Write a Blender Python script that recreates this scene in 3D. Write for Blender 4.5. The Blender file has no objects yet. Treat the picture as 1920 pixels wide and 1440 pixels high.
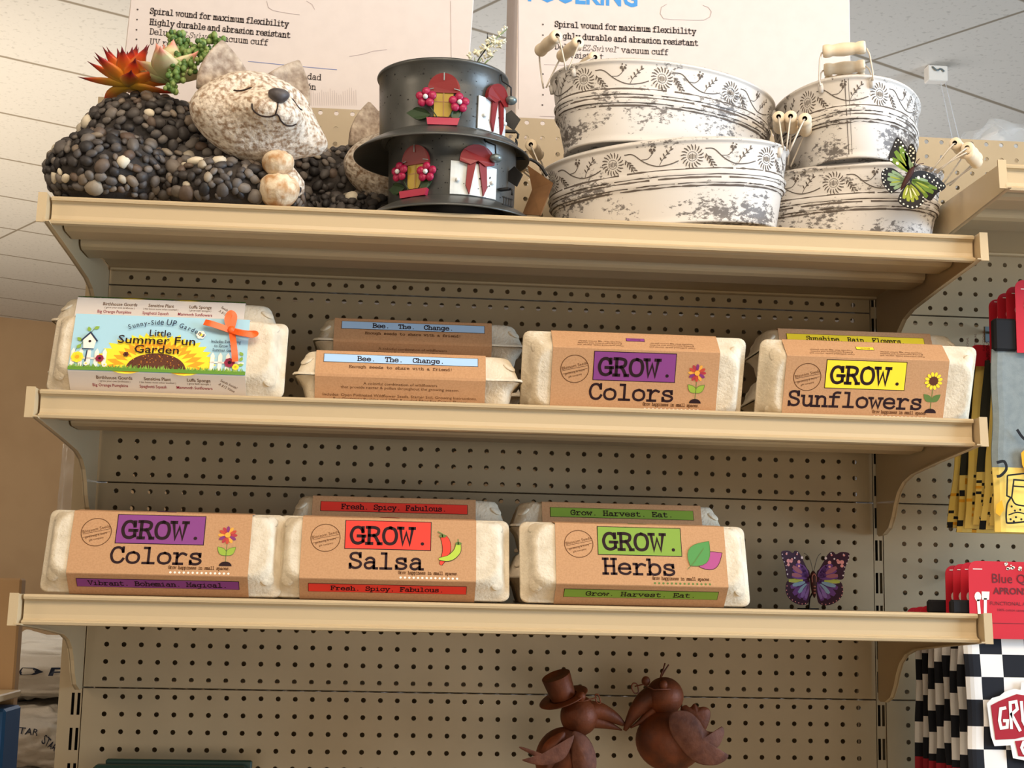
import bpy, bmesh, math, random
from mathutils import Vector, Matrix, Euler, noise
random.seed(7)
SC = bpy.context.scene
COL = SC.collection
pi = math.pi
R = math.radians
# ------------------------------------------------------------------ camera
ZO = 1.30                      # height above the floor of the lowest pegboard seam in view
FPX = 2700.0                   # focal length in pixels of a 1920 x 1440 frame
CAM = Vector((-0.15638, -2.22182, 0.14221 + ZO))
CROT = Euler((1.719175, -0.020862, -0.084798), 'XYZ')
cd = bpy.data.cameras.new('camera'); cam = bpy.data.objects.new('camera', cd); COL.objects.link(cam)
cam.location = CAM; cam.rotation_euler = CROT
cd.sensor_width = 36.0; cd.lens = 36.0 * FPX / 1920.0; cd.clip_start = 0.05; cd.clip_end = 80
SC.camera = cam
# ------------------------------------------------------------------ world, lights, exposure
w = bpy.data.worlds.new('world'); SC.world = w; w.use_nodes = True
w.node_tree.nodes['Background'].inputs[0].default_value = (0.92, 0.95, 1.0, 1)
w.node_tree.nodes['Background'].inputs[1].default_value = 0.09
def area(name, loc, target, size, power, color, spread=None):
    l = bpy.data.lights.new(name, 'AREA'); l.shape = 'RECTANGLE'; l.size, l.size_y = size
    l.energy = power; l.color = color
    if spread: l.spread = R(spread)
    o = bpy.data.objects.new(name, l); COL.objects.link(o); o.location = loc
    o.rotation_euler = (Vector(target) - Vector(loc)).to_track_quat('-Z', 'Y').to_euler()
    return o
WARM = (1.0, 0.82, 0.62)
COOL = (0.60, 0.79, 1.0)
area('ceiling_lamp_front', (0.35, -1.75, 3.18), (0.1, -.2, 1.6), (2.2, 1.0), 68, WARM)
area('shop_lamp_left', (-3.2, -2.2, 2.5), (0, 0, 1.6), (1.0, 1.4), 26, WARM)
area('shop_window', (3.9, -1.9, 1.9), (0.2, -.1, 1.7), (1.6, 2.0), 205, COOL)
area('low_warm_fill', (0.5, -5.2, 0.95), (0.1, 0, 1.75), (3.4, 1.0), 46, (1.0, 0.84, 0.62))  # added unseen fill, stands in for low warm light off the far floor
area('aisle_uplight_fill_left', (-2.6, 3.4, 1.7), (-2.7, 4.2, 3.3), (3.0, 3.6), 80, (1.0, 0.88, 0.72))  # unseen uplight below the ceiling, added to brighten its left part
area('aisle_uplight_fill_back', (0.6, 3.2, 2.1), (0.9, 2.2, 3.3), (2.4, 1.4), 26, (0.90, 0.94, 1.0))  # unseen uplight below the ceiling, lifts the grey part at the right
area('aisle_lamp_behind', (0.1, 1.7, 2.9), (0.1, 0.1, 2.2), (1.8, 0.5), 8, (1.0, 0.9, 0.78))
SC.view_settings.view_transform = 'Standard'; SC.view_settings.look = 'None'
SC.view_settings.exposure = 0.0; SC.view_settings.gamma = 1.0; SC.view_settings.use_curve_mapping = False
# ------------------------------------------------------------------ pixel -> place (used to read positions off the photograph)
CM = CROT.to_matrix()
def P(u, v, y=None, x=None, z=None):
    d = CM @ Vector(((u - 960) / FPX, -(v - 720) / FPX, -1.0))
    if y is not None: t = (y - CAM.y) / d.y
    elif x is not None: t = (x - CAM.x) / d.x
    else: t = (z - CAM.z) / d.z
    return CAM + d * t
# ------------------------------------------------------------------ materials
def lin(c):
    def f(x):
        x /= 255.0
        return x / 12.92 if x <= 0.04045 else ((x + 0.055) / 1.055) ** 2.4
    return (f(c[0]), f(c[1]), f(c[2]), 1.0)
MATS = {}
def mat(name, c, rough=0.6, metal=0.0, c2=None, nscale=20.0, nmix=(0.4, 0.65), bump=0.0, bscale=60.0, spec=0.4,
        ramp=None, island=False, attr=False, alpha=1.0, trans=0.0, sss=0.0, emit=None, detail=4.0):
    if name in MATS: return MATS[name]
    m = bpy.data.materials.new(name); m.use_nodes = True
    nt = m.node_tree; N = nt.nodes; L = nt.links; b = N['Principled BSDF']
    b.inputs['Base Color'].default_value = lin(c); b.inputs['Roughness'].default_value = rough
    b.inputs['Metallic'].default_value = metal; b.inputs['Specular IOR Level'].default_value = spec
    b.inputs['Alpha'].default_value = alpha; b.inputs['Transmission Weight'].default_value = trans
    tc = N.new('ShaderNodeTexCoord')
    if island:
        g = N.new('ShaderNodeNewGeometry'); r = N.new('ShaderNodeValToRGB'); r.color_ramp.interpolation = 'LINEAR'
        e = r.color_ramp.elements
        while len(e) < len(ramp): e.new(0.5)
        for k, (p, cc) in enumerate(ramp): e[k].position = p; e[k].color = lin(cc)
        L.new(g.outputs['Random Per Island'], r.inputs[0]); L.new(r.outputs[0], b.inputs['Base Color'])
    elif attr:
        a = N.new('ShaderNodeAttribute'); a.attribute_name = 'Col'; L.new(a.outputs['Color'], b.inputs['Base Color'])
    elif c2:
        n = N.new('ShaderNodeTexNoise'); n.inputs['Scale'].default_value = nscale; n.inputs['Detail'].default_value = detail
        L.new(tc.outputs['Object'], n.inputs['Vector'])
        r = N.new('ShaderNodeValToRGB'); r.color_ramp.elements[0].position = nmix[0]; r.color_ramp.elements[1].position = nmix[1]
        r.color_ramp.elements[0].color = lin(c); r.color_ramp.elements[1].color = lin(c2)
        L.new(n.outputs['Fac'], r.inputs[0]); L.new(r.outputs[0], b.inputs['Base Color'])
    if bump:
        n2 = N.new('ShaderNodeTexNoise'); n2.inputs['Scale'].default_value = bscale; n2.inputs['Detail'].default_value = 5
        L.new(tc.outputs['Object'], n2.inputs['Vector'])
        bp = N.new('ShaderNodeBump'); bp.inputs['Strength'].default_value = bump; bp.inputs['Distance'].default_value = 0.004
        L.new(n2.outputs['Fac'], bp.inputs['Height']); L.new(bp.outputs[0], b.inputs['Normal'])
    if emit:
        b.inputs['Emission Color'].default_value = lin(c); b.inputs['Emission Strength'].default_value = emit
    MATS[name] = m
    return m
# ------------------------------------------------------------------ mesh builder
class MB:
    def __init__(s): s.v = []; s.f = []; s.m = []; s.sm = []; s.c = {}
    def add(s, vs, fs, mat=0, smooth=False, col=None):
        n = len(s.v)
        s.v.extend([tuple(p) for p in vs])
        if col is not None:
            for k in range(len(vs)): s.c[n + k] = col[k] if isinstance(col, list) else col
        for f in fs:
            s.f.append(tuple(n + i for i in f)); s.m.append(mat); s.sm.append(smooth)
    def xf(s, M, start=0):
        for i in range(start, len(s.v)): s.v[i] = tuple(M @ Vector(s.v[i]))
        return s
    def box(s, a, b, mat=0, bev=0.0):
        x0, y0, z0 = a; x1, y1, z1 = b
        if bev <= 0:
            vs = [(x0, y0, z0), (x1, y0, z0), (x1, y1, z0), (x0, y1, z0), (x0, y0, z1), (x1, y0, z1), (x1, y1, z1), (x0, y1, z1)]
            s.add(vs, [(0, 3, 2, 1), (4, 5, 6, 7), (0, 1, 5, 4), (1, 2, 6, 5), (2, 3, 7, 6), (3, 0, 4, 7)], mat)
        else:
            e = bev
            def ring(z, i): return [(x0 + i, y0 + e, z), (x0 + e, y0 + i, z), (x1 - e, y0 + i, z), (x1 - i, y0 + e, z), (x1 - i, y1 - e, z), (x1 - e, y1 - i, z), (x0 + e, y1 - i, z), (x0 + i, y1 - e, z)]
            def ring2(z): return [(x0 + e, y0 + e, z)] * 2 + [(x1 - e, y0 + e, z)] * 2 + [(x1 - e, y1 - e, z)] * 2 + [(x0 + e, y1 - e, z)] * 2
            s.loft([ring(z0 + e, 0), ring(z1 - e, 0)], mat, closed=True)
            s.loft([ring2(z0), ring(z0 + e, 0)], mat, closed=True); s.loft([ring(z1 - e, 0), ring2(z1)], mat, closed=True)
            for z in (z0, z1): s.add([(x0 + e, y0 + e, z), (x1 - e, y0 + e, z), (x1 - e, y1 - e, z), (x0 + e, y1 - e, z)], [(0, 1, 2, 3)], mat)
    def loft(s, rings, mat=0, closed=True, smooth=False, cap0=False, cap1=False, col=None):
        n = len(rings[0]); vs = [p for r in rings for p in r]; fs = []
        for i in range(len(rings) - 1):
            for j in range(n if closed else n - 1):
                k = (j + 1) % n
                fs.append((i * n + j, i * n + k, (i + 1) * n + k, (i + 1) * n + j))
        if cap0: fs.append(tuple(range(n))[::-1])
        if cap1: fs.append(tuple((len(rings) - 1) * n + j for j in range(n)))
        s.add(vs, fs, mat, smooth, col)
    def tube(s, pts, r, n=8, mat=0, caps=True, smooth=True, col=None):
        pts = [Vector(p) for p in pts]; rings = []
        rr = r if isinstance(r, (list, tuple)) else [r] * len(pts)
        up = None
        for i, p in enumerate(pts):
            t = (pts[min(i + 1, len(pts) - 1)] - pts[max(i - 1, 0)])
            if t.length < 1e-9: t = Vector((0, 0, 1))
            t.normalize()
            if up is None: up = t.orthogonal().normalized()
            else:
                up = up - t * up.dot(t)
                up = up.normalized() if up.length > 1e-6 else t.orthogonal().normalized()
            b = t.cross(up)
            rings.append([p + (up * math.cos(2 * pi * k / n) + b * math.sin(2 * pi * k / n)) * rr[i] for k in range(n)])
        s.loft(rings, mat, True, smooth, caps, caps, col)
    def lathe(s, prof, n=32, mat=0, smooth=True, cx=0, cy=0, cap0=False, cap1=False, sx=1, sy=1):
        rings = [[(cx + r * sx * math.cos(2 * pi * k / n), cy + r * sy * math.sin(2 * pi * k / n), z) for k in range(n)] for r, z in prof]
        s.loft(rings, mat, True, smooth, cap0, cap1)
    def ellipsoid(s, c, r, nu=16, nv=10, mat=0, M=None, fn=None, col=None):
        rings = []
        for i in range(nv + 1):
            ph = -pi / 2 + pi * i / nv; ring = []
            for k in range(nu):
                th = 2 * pi * k / nu
                d = Vector((math.cos(ph) * math.cos(th), math.cos(ph) * math.sin(th), math.sin(ph)))
                q = fn(d) if fn else Vector((d.x * r[0], d.y * r[1], d.z * r[2]))
                if M: q = M @ q
                ring.append(q + Vector(c))
            rings.append(ring)
        s.loft(rings, mat, True, True, col=col)
    def prism(s, poly, x0, x1, axis='x', mat=0, smooth=False):
        """poly in the plane across `axis`: x -> (y,z), y -> (x,z), z -> (x,y)"""
        def q(p, t):
            return {'x': (t, p[0], p[1]), 'y': (p[0], t, p[1]), 'z': (p[0], p[1], t)}[axis]
        n = len(poly); vs = [q(p, x0) for p in poly] + [q(p, x1) for p in poly]
        s.add(vs, [(j, (j + 1) % n, n + (j + 1) % n, n + j) for j in range(n)], mat, smooth)
        s.add([q(p, x0) for p in poly], [tuple(range(n))[::-1]], mat); s.add([q(p, x1) for p in poly], [tuple(range(n))], mat)
    def build(s, name, mats, parent=None, loc=None, rot=None, label=None, recalc=True):
        me = bpy.data.meshes.new(name); me.from_pydata(s.v, [], s.f)
        if not isinstance(mats, (list, tuple)): mats = [mats]
        for m in mats: me.materials.append(m)
        me.polygons.foreach_set('material_index', [min(k, len(mats) - 1) for k in s.m])
        me.polygons.foreach_set('use_smooth', s.sm)
        if s.c:
            a = me.color_attributes.new('Col', 'FLOAT_COLOR', 'POINT')
            for i in range(len(s.v)): a.data[i].color = s.c.get(i, (0.5, 0.5, 0.5, 1))
        me.update()
        if recalc:
            bm = bmesh.new(); bm.from_mesh(me); bmesh.ops.recalc_face_normals(bm, faces=bm.faces); bm.to_mesh(me); bm.free()
        o = bpy.data.objects.new(name, me); COL.objects.link(o)
        if parent: o.parent = parent
        if loc is not None: o.location = loc
        if rot is not None: o.rotation_euler = rot
        if label: o['label'] = label
        return o
def tag(o, label, cat, group=None):
    o['label'] = label; o['category'] = cat
    if group: o['group'] = group
    return o
def thing(name, label, cat, loc=(0, 0, 0), rot=(0, 0, 0), group=None):
    o = bpy.data.objects.new(name, None); COL.objects.link(o); o.location = loc; o.rotation_euler = rot
    o.empty_display_size = 0.05
    return tag(o, label, cat, group)
KIDS = {}
def kids(o): return [c for c in COL.objects if c.parent == o]
def dup(root, label, loc=None, rot=None, group=None):
    def cp(o, parent):
        c = o.copy(); COL.objects.link(c)
        if parent: c.parent = parent
        for ch in kids(o): cp(ch, c)
        return c
    r = cp(root, None); r['label'] = label
    if loc is not None: r.location = loc
    if rot is not None: r.rotation_euler = rot
    if group: r['group'] = group
    return r
def struct(o):
    o['kind'] = 'structure'; return o
def smooth_path(pts, n=6, closed=False):
    """Catmull-Rom through pts"""
    P_ = [Vector(p) for p in pts]; out = []; m = len(P_)
    rng = m if closed else m - 1
    for i in range(rng):
        p1, p2 = P_[i], P_[(i + 1) % m]
        p0 = P_[(i - 1) % m] if (closed or i > 0) else p1 * 2 - p2
        p3 = P_[(i + 2) % m] if (closed or i + 2 < m) else p2 * 2 - p1
        for k in range(n):
            t = k / n
            out.append(0.5 * ((2 * p1) + (-p0 + p2) * t + (2 * p0 - 5 * p1 + 4 * p2 - p3) * t * t + (-p0 + 3 * p1 - 3 * p2 + p3) * t ** 3))
    if not closed: out.append(P_[-1])
    return out
# ------------------------------------------------------------------ flat print: canvas + stroke lettering
class Canvas:
    """2D drawing laid on a surface through fn(x, y, lift) -> point"""
    def __init__(s, mb, fn, lift=0.00022): s.mb = mb; s.fn = fn; s.l = lift
    def poly(s, pts, mat, layer=1):
        s.mb.add([s.fn(p[0], p[1], s.l * layer) for p in pts], [tuple(range(len(pts)))], mat)
    def rect(s, x0, y0, x1, y1, mat, layer=1): s.poly([(x0, y0), (x1, y0), (x1, y1), (x0, y1)], mat, layer)
    def disc(s, c, r, mat, layer=1, n=16, sx=1, sy=1, rot=0):
        cr, sr = math.cos(rot), math.sin(rot); q = []
        for k in range(n):
            a, b = r * sx * math.cos(2 * pi * k / n), r * sy * math.sin(2 * pi * k / n)
            q.append((c[0] + a * cr - b * sr, c[1] + a * sr + b * cr))
        s.poly(q, mat, layer)
    def line(s, pts, wd, mat, layer=1, closed=False, ext=0.0):
        q = [Vector((p[0], p[1])) for p in pts]
        if len(q) < 2: return
        if ext and not closed:
            q[0] = q[0] + (q[0] - q[1]).normalized() * ext; q[-1] = q[-1] + (q[-1] - q[-2]).normalized() * ext
        n = len(q); L = []; Rr = []
        ws = wd if isinstance(wd, (list, tuple)) else [wd] * n
        for i in range(n):
            a = q[i - 1] if (i > 0 or closed) else None
            b = q[(i + 1) % n] if (i < n - 1 or closed) else None
            d1 = (q[i] - a).normalized() if a is not None and (q[i] - a).length > 1e-9 else None
            d2 = (b - q[i]).normalized() if b is not None and (b - q[i]).length > 1e-9 else None
            if d1 is None: d1 = d2
            if d2 is None: d2 = d1
            n1 = Vector((-d1.y, d1.x)); n2 = Vector((-d2.y, d2.x)); m = n1 + n2
            m = m.normalized() if m.length > 1e-4 else n1
            k = min(1.8, 1.0 / max(0.3, m.dot(n1)))
            L.append(q[i] + m * ws[i] * 0.5 * k); Rr.append(q[i] - m * ws[i] * 0.5 * k)
        vs = [s.fn(p.x, p.y, s.l * layer) for p in L] + [s.fn(p.x, p.y, s.l * layer) for p in Rr]
        fs = [(i, (i + 1) % n, n + (i + 1) % n, n + i) for i in range(n if closed else n - 1)]
        s.mb.add(vs, fs, mat)
    def frame(s, x0, y0, x1, y1, wd, mat, layer=1): s.line([(x0, y0), (x1, y0), (x1, y1), (x0, y1)], wd, mat, layer, closed=True)
    def circle(s, c, r, wd, mat, layer=1, n=32): s.line([(c[0] + r * math.cos(2 * pi * k / n), c[1] + r * math.sin(2 * pi * k / n)) for k in range(n)], wd, mat, layer, closed=True)
    def slab(s, txt, x, y, h, wt, mat, layer=1, mono=True, sx=1.0, align='l', rot=0.0, slant=0.0):
        """typewriter lettering; h = cap height"""
        k = h / 12.0; adv = []
        for ch in txt:
            g = GLY.get(ch)
            if mono: adv.append((0, 10.6))
            elif g is None: adv.append((0, 5.0))
            else:
                xs = [p[0] for st in g for p in st[1]]; adv.append((min(xs) - 1.1, max(xs) - min(xs) + 2.3))
        W = sum(a[1] for a in adv) * k * sx; cx = {'l': 0, 'c': -W / 2, 'r': -W}[align]
        cr, sr = math.cos(rot), math.sin(rot)
        for ch, (o, a) in zip(txt, adv):
            for st in GLY.get(ch, []):
                pts = [Vector((p[0], p[1], 0)) for p in st[1]]
                if st[0] == 'c': pts = smooth_path(pts, 5)
                elif st[0] == 'd':
                    q = pts[0]; c = Vector((cx + (q.x - o) * k * sx, q.y * k)); rr = st[2] * k if len(st) > 2 else wt * 0.75
                    s.disc((x + c.x * cr - c.y * sr, y + c.x * sr + c.y * cr), rr, mat, layer, 12); continue
                Q = []
                for p in pts:
                    a_, b_ = cx + (p.x - o + slant * p.y) * k * sx, p.y * k
                    Q.append((x + a_ * cr - b_ * sr, y + a_ * sr + b_ * cr))
                s.line(Q, wt, mat, layer, ext=wt * 0.42)
            cx += a * k * sx
    def sans(s, txt, x, y, h, mat, layer=1, align='c', rot=0.0, sx=1.0, bold=0.0):
        for (vs, fs) in font_mesh(txt, align, bold):
            cr, sr = math.cos(rot), math.sin(rot)
            s.mb.add([s.fn(x + (p[0] * h * sx) * cr - p[1] * h * sr, y + (p[0] * h * sx) * sr + p[1] * h * cr, s.l * layer) for p in vs], fs, mat)
_FM = {}
def font_mesh(txt, align, bold=0.0):
    key = (txt, align, bold)
    if key not in _FM:
        c = bpy.data.curves.new('tmp_text', 'FONT'); c.body = txt; c.resolution_u = 2; c.offset = bold
        c.align_x = {'l': 'LEFT', 'c': 'CENTER', 'r': 'RIGHT'}[align]
        o = bpy.data.objects.new('tmp_text', c); COL.objects.link(o)
        bpy.context.view_layer.update()
        me = o.evaluated_get(bpy.context.evaluated_depsgraph_get()).to_mesh()
        _FM[key] = [([tuple(v.co) for v in me.vertices], [tuple(p.vertices) for p in me.polygons])]
        o.to_mesh_clear(); bpy.data.objects.remove(o); bpy.data.curves.remove(c)
    return _FM[key]
def flat(o, xd, yd):
    o = Vector(o); xd = Vector(xd).normalized(); yd = Vector(yd).normalized(); nd = xd.cross(yd)
    return lambda x, y, h: o + xd * x + yd * y + nd * h
def L_(*p): return ('l', list(p))
def C_(*p): return ('c', list(p))
def ser(x0, x1, y): return ('l', [(x0, y), (x1, y)])
GLY = {
 'A': [L_((1, 0), (4.8, 12), (5.2, 12), (9, 0)), L_((2.5, 4.2), (7.5, 4.2)), ser(-.2, 3, 0), ser(7, 10.2, 0), ser(2.4, 5, 12)],
 'B': [L_((1.8, 0), (1.8, 12)), C_((.4, 12), (5.4, 12), (8, 11), (8.3, 9), (7.4, 7), (5.4, 6.3)), ser(1.8, 5.4, 6.3), C_((5.4, 6.3), (8.2, 5.5), (9.2, 3.2), (8.2, .8), (5.4, 0)), ser(.4, 5.4, 0)],
 'C': [C_((8.6, 8.8), (7.5, 11), (5.2, 12), (2.4, 10.6), (1, 6), (2.4, 1.4), (5.2, 0), (7.8, .8), (9.2, 3)), L_((8.7, 8.4), (8.7, 12))],
 'D': [L_((2, 0), (2, 12)), C_((.6, 12), (4.6, 12), (7.6, 10.8), (9.2, 6), (7.6, 1.2), (4.6, 0), (.6, 0))],
 'E': [L_((2, 0), (2, 12)), L_((.6, 12), (8.8, 12), (8.8, 9)), L_((.6, 0), (9.3, 0), (9.3, 3.4)), ser(2, 6, 6.2), L_((6, 4.6), (6, 7.8))],
 'F': [L_((2, 0), (2, 12)), L_((.6, 12), (9, 12), (9, 9)), ser(2, 6, 6.2), L_((6, 4.6), (6, 7.8)), ser(.4, 5, 0)],
 'G': [C_((8.4, 9), (7.3, 11.1), (5.1, 12), (2.4, 10.6), (1, 6), (2.4, 1.4), (5.1, 0), (7.4, .6), (8.8, 1.8)), L_((8.8, 1.4), (8.8, 5.4)), ser(5.4, 10, 5.4), L_((8.5, 8.4), (8.5, 11.8))],
 'H': [L_((2, 0), (2, 12)), L_((8, 0), (8, 12)), ser(2, 8, 6.2), ser(.4, 3.7, 0), ser(6.3, 9.6, 0), ser(.4, 3.7, 12), ser(6.3, 9.6, 12)],
 'I': [L_((5, 0), (5, 12)), ser(2, 8, 0), ser(2, 8, 12)],
 'K': [L_((2, 0), (2, 12)), L_((8.4, 12), (2, 5.4)), L_((4.2, 7.4), (8.6, 0)), ser(.4, 3.7, 0), ser(7, 9.8, 0), ser(.4, 3.7, 12), ser(6.6, 9.6, 12)],
 'L': [L_((3, 0), (3, 12)), ser(1.2, 5, 12), L_((1.2, 0), (9, 0), (9, 4))],
 'M': [L_((1.4, 0), (1.4, 12), (5, 4.6), (8.6, 12), (8.6, 0)), ser(0, 3.4, 0), ser(6.6, 10, 0), ser(0, 1.6, 12), ser(8.4, 10, 12)],
 'N': [L_((1.8, 0), (1.8, 12), (8.2, 0), (8.2, 12)), ser(.3, 3.6, 0), ser(.3, 2, 12), ser(6.6, 9.8, 12)],
 'O': [C_((5, 12), (8, 10.6), (9.2, 6), (8, 1.4), (5, 0), (2, 1.4), (.8, 6), (2, 10.6), (5, 12), (5.6, 11.9))],
 'P': [L_((2, 0), (2, 12)), C_((.6, 12), (5.6, 12), (8.3, 11), (9, 8.7), (8.2, 6.4), (5.4, 5.4), (2, 5.4)), ser(.6, 5, 0)],
 'R': [L_((2, 0), (2, 12)), C_((.5, 12), (5, 12), (7.6, 11), (8.1, 9), (7.3, 6.9), (4.8, 6), (2, 6)), L_((5, 6), (6.4, 4.6), (8.6, 0)), ser(.4, 4, 0), ser(8, 10, 0)],
 'S': [C_((8.2, 9.4), (7, 11.4), (4.8, 12), (2.4, 11.2), (1.6, 9), (2.8, 7), (5.4, 6.1), (8, 4.9), (8.8, 2.9), (7.6, .8), (5, 0), (2.6, .8), (1.4, 2.8)), L_((8.3, 8.6), (8.3, 12)), L_((1.4, 0), (1.4, 3.2))],
 'T': [L_((5, 0), (5, 12)), L_((.9, 8.8), (.9, 12), (9.1, 12), (9.1, 8.8)), ser(2.8, 7.2, 0)],
 'U': [C_((1.9, 12), (1.9, 4), (3, .9), (5, 0), (7, .9), (8.1, 4), (8.1, 12)), ser(.3, 3.5, 12), ser(6.5, 9.7, 12)],
 'V': [L_((1, 12), (5, 0), (9, 12)), ser(-.2, 2.8, 12), ser(7.2, 10.2, 12)],
 'W': [L_((1, 12), (2.7, 0), (5, 8.6), (7.3, 0), (9, 12)), ser(-.3, 2.8, 12), ser(7.2, 10.3, 12)],
 'Y': [L_((1, 12), (5, 5.6), (9, 12)), L_((5, 5.6), (5, 0)), ser(-.2, 2.6, 12), ser(7.4, 10.2, 12), ser(3, 7, 0)],
 'Z': [L_((1.4, 9.4), (1.4, 12), (8.6, 12), (1.4, 0), (8.8, 0), (8.8, 3))],
 'a': [C_((2, 6.8), (3.2, 8), (5.2, 8.3), (7, 7.2), (7.3, 5.2), (7.3, 0)), ser(7.3, 9.5, 0), C_((7.3, 4.6), (4.5, 4.8), (1.8, 3.9), (1.1, 2.1), (2.3, .2), (4.8, 0), (7.3, 1.9))],
 'b': [L_((1.8, 0), (1.8, 12)), ser(.2, 1.8, 12), ser(.2, 1.8, 0), C_((1.8, 5.6), (3.5, 7.9), (6, 8.2), (8.4, 6.8), (9.1, 4.1), (8.3, 1.3), (6, 0), (3.4, .2), (1.8, 2.4))],
 'c': [C_((8.1, 5.8), (7.1, 7.8), (5, 8.3), (2.2, 7), (1.1, 4.1), (2.3, 1.2), (5.1, 0), (7.5, .6), (8.8, 2.2)), L_((8.2, 5.4), (8.2, 8.3))],
 'd': [L_((8, 0), (8, 12)), ser(6.2, 8, 12), ser(8, 9.8, 0), C_((8, 5.6), (6.4, 7.9), (4, 8.2), (1.6, 6.8), (.9, 4.1), (1.7, 1.3), (4, 0), (6.5, .2), (8, 2.4))],
 'e': [L_((1.2, 4.3), (8.8, 4.3)), C_((8.8, 4.3), (8.2, 7), (5.2, 8.3), (2.1, 7), (1.1, 4.1), (2.1, 1.2), (5.2, 0), (7.6, .4), (8.9, 1.7))],
 'f': [C_((3.8, 0), (3.8, 9), (4.3, 11), (6, 12), (8.6, 11.9)), ser(1, 7.8, 8.2), ser(1, 7.2, 0)],
 'g': [C_((8, 5.6), (6.4, 7.9), (4, 8.2), (1.6, 6.8), (.9, 4.4), (1.7, 1.9), (4, .8), (6.5, 1), (8, 3)), C_((8, 8.2), (8, -.8), (7.2, -2.8), (5, -3.5), (2.2, -3.4)), ser(8, 9.8, 8.2)],
 'h': [L_((2, 0), (2, 12)), ser(.4, 2, 12), ser(.4, 3.8, 0), C_((2, 5.6), (3.6, 7.8), (5.8, 8.2), (7.6, 7.1), (8, 5), (8, 0)), ser(6.3, 9.7, 0)],
 'i': [L_((5, 0), (5, 8.2)), ser(2.2, 5, 8.2), ser(1.6, 8.4, 0), ('d', [(4.8, 11.6)], 1.0)],
 'k': [L_((2, 0), (2, 12)), ser(.4, 2, 12), ser(.4, 3.4, 0), L_((8, 8.2), (2, 3.4)), L_((4.4, 5.2), (8.2, 0)), ser(6.2, 9.2, 8.2), ser(6.6, 9.6, 0)],
 'l': [L_((5, 0), (5, 12)), ser(2, 5, 12), ser(1.3, 8.7, 0)],
 'm': [L_((1, 0), (1, 8.2)), ser(-.2, 1, 8.2), ser(-.2, 2.4, 0), C_((1, 6), (2.4, 8), (4.2, 8), (5, 6), (5, 0)), C_((5, 6), (6.4, 8), (8.2, 8), (9, 6), (9, 0)), ser(4.2, 6.2, 0), ser(8.2, 10.3, 0)],
 'n': [L_((2, 0), (2, 8.2)), ser(.4, 2, 8.2), ser(.4, 3.8, 0), C_((2, 5.6), (3.6, 7.8), (5.8, 8.2), (7.6, 7.1), (8, 5), (8, 0)), ser(6.3, 9.7, 0)],
 'o': [C_((5, 8.3), (8, 7.1), (9, 4.1), (8, 1.1), (5, 0), (2, 1.1), (1, 4.1), (2, 7.1), (5, 8.3), (5.6, 8.2))],
 'p': [L_((1.8, 8.2), (1.8, -3.6)), ser(.2, 1.8, 8.2), ser(.2, 4, -3.6), C_((1.8, 5.6), (3.5, 7.9), (6, 8.2), (8.4, 6.8), (9.1, 4.1), (8.3, 1.3), (6, 0), (3.4, .2), (1.8, 2.4))],
 'r': [L_((3, 0), (3, 8.2)), ser(.9, 3, 8.2), ser(.9, 6.8, 0), C_((3, 4.8), (4.6, 7.2), (6.6, 8.3), (9, 7.4))],
 's': [C_((7.8, 6.4), (6.6, 8), (4.8, 8.3), (2.6, 7.7), (1.9, 6.2), (3, 4.9), (5.4, 4.3), (7.8, 3.4), (8.4, 2), (7.3, .5), (5, -.1), (2.8, .3), (1.7, 1.8)), L_((7.9, 5.8), (7.9, 8.3)), L_((1.6, 0), (1.6, 2.6))],
 't': [C_((3.4, 11), (3.4, 2.6), (4, .7), (5.8, 0), (8.7, .8)), ser(1, 7.8, 8.2)],
 'u': [C_((2, 8.2), (2, 3.2), (2.6, .8), (4.4, 0), (6.4, .5), (8, 2.6)), L_((8, 8.2), (8, 0)), ser(.4, 2, 8.2), ser(6.2, 8, 8.2), ser(8, 9.6, 0)],
 'v': [L_((1.2, 8.2), (5, 0), (8.8, 8.2)), ser(0, 3, 8.2), ser(7, 10, 8.2)],
 'w': [L_((1, 8.2), (2.8, 0), (5, 6.2), (7.2, 0), (9, 8.2)), ser(-.2, 2.6, 8.2), ser(7.4, 10.2, 8.2)],
 'x': [L_((1.4, 8.2), (8.6, 0)), L_((8.6, 8.2), (1.4, 0)), ser(.2, 3, 8.2), ser(7, 9.8, 8.2), ser(.2, 3, 0), ser(7, 9.8, 0)],
 'y': [L_((1.2, 8.2), (5, 0)), L_((8.8, 8.2), (3.4, -3.5)), ser(0, 3, 8.2), ser(7, 10, 8.2), ser(1.4, 4.6, -3.5)],
 'z': [L_((1.8, 6.2), (1.8, 8.2), (8, 8.2), (1.8, 0), (8.4, 0), (8.4, 2.2))],
 '.': [('d', [(5, .6)], 1.25)], '-': [ser(3.2, 6.8, 4)], '!': [L_((5, 12), (5, 3.6)), ('d', [(5, .6)], 1.0)], ',': [L_((5.2, 1), (4.2, -2))],
 '\u00f3': [C_((5, 8.3), (8, 7.1), (9, 4.1), (8, 1.1), (5, 0), (2, 1.1), (1, 4.1), (2, 7.1), (5, 8.3)), L_((4.6, 9.6), (6.6, 12))],
}
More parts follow.
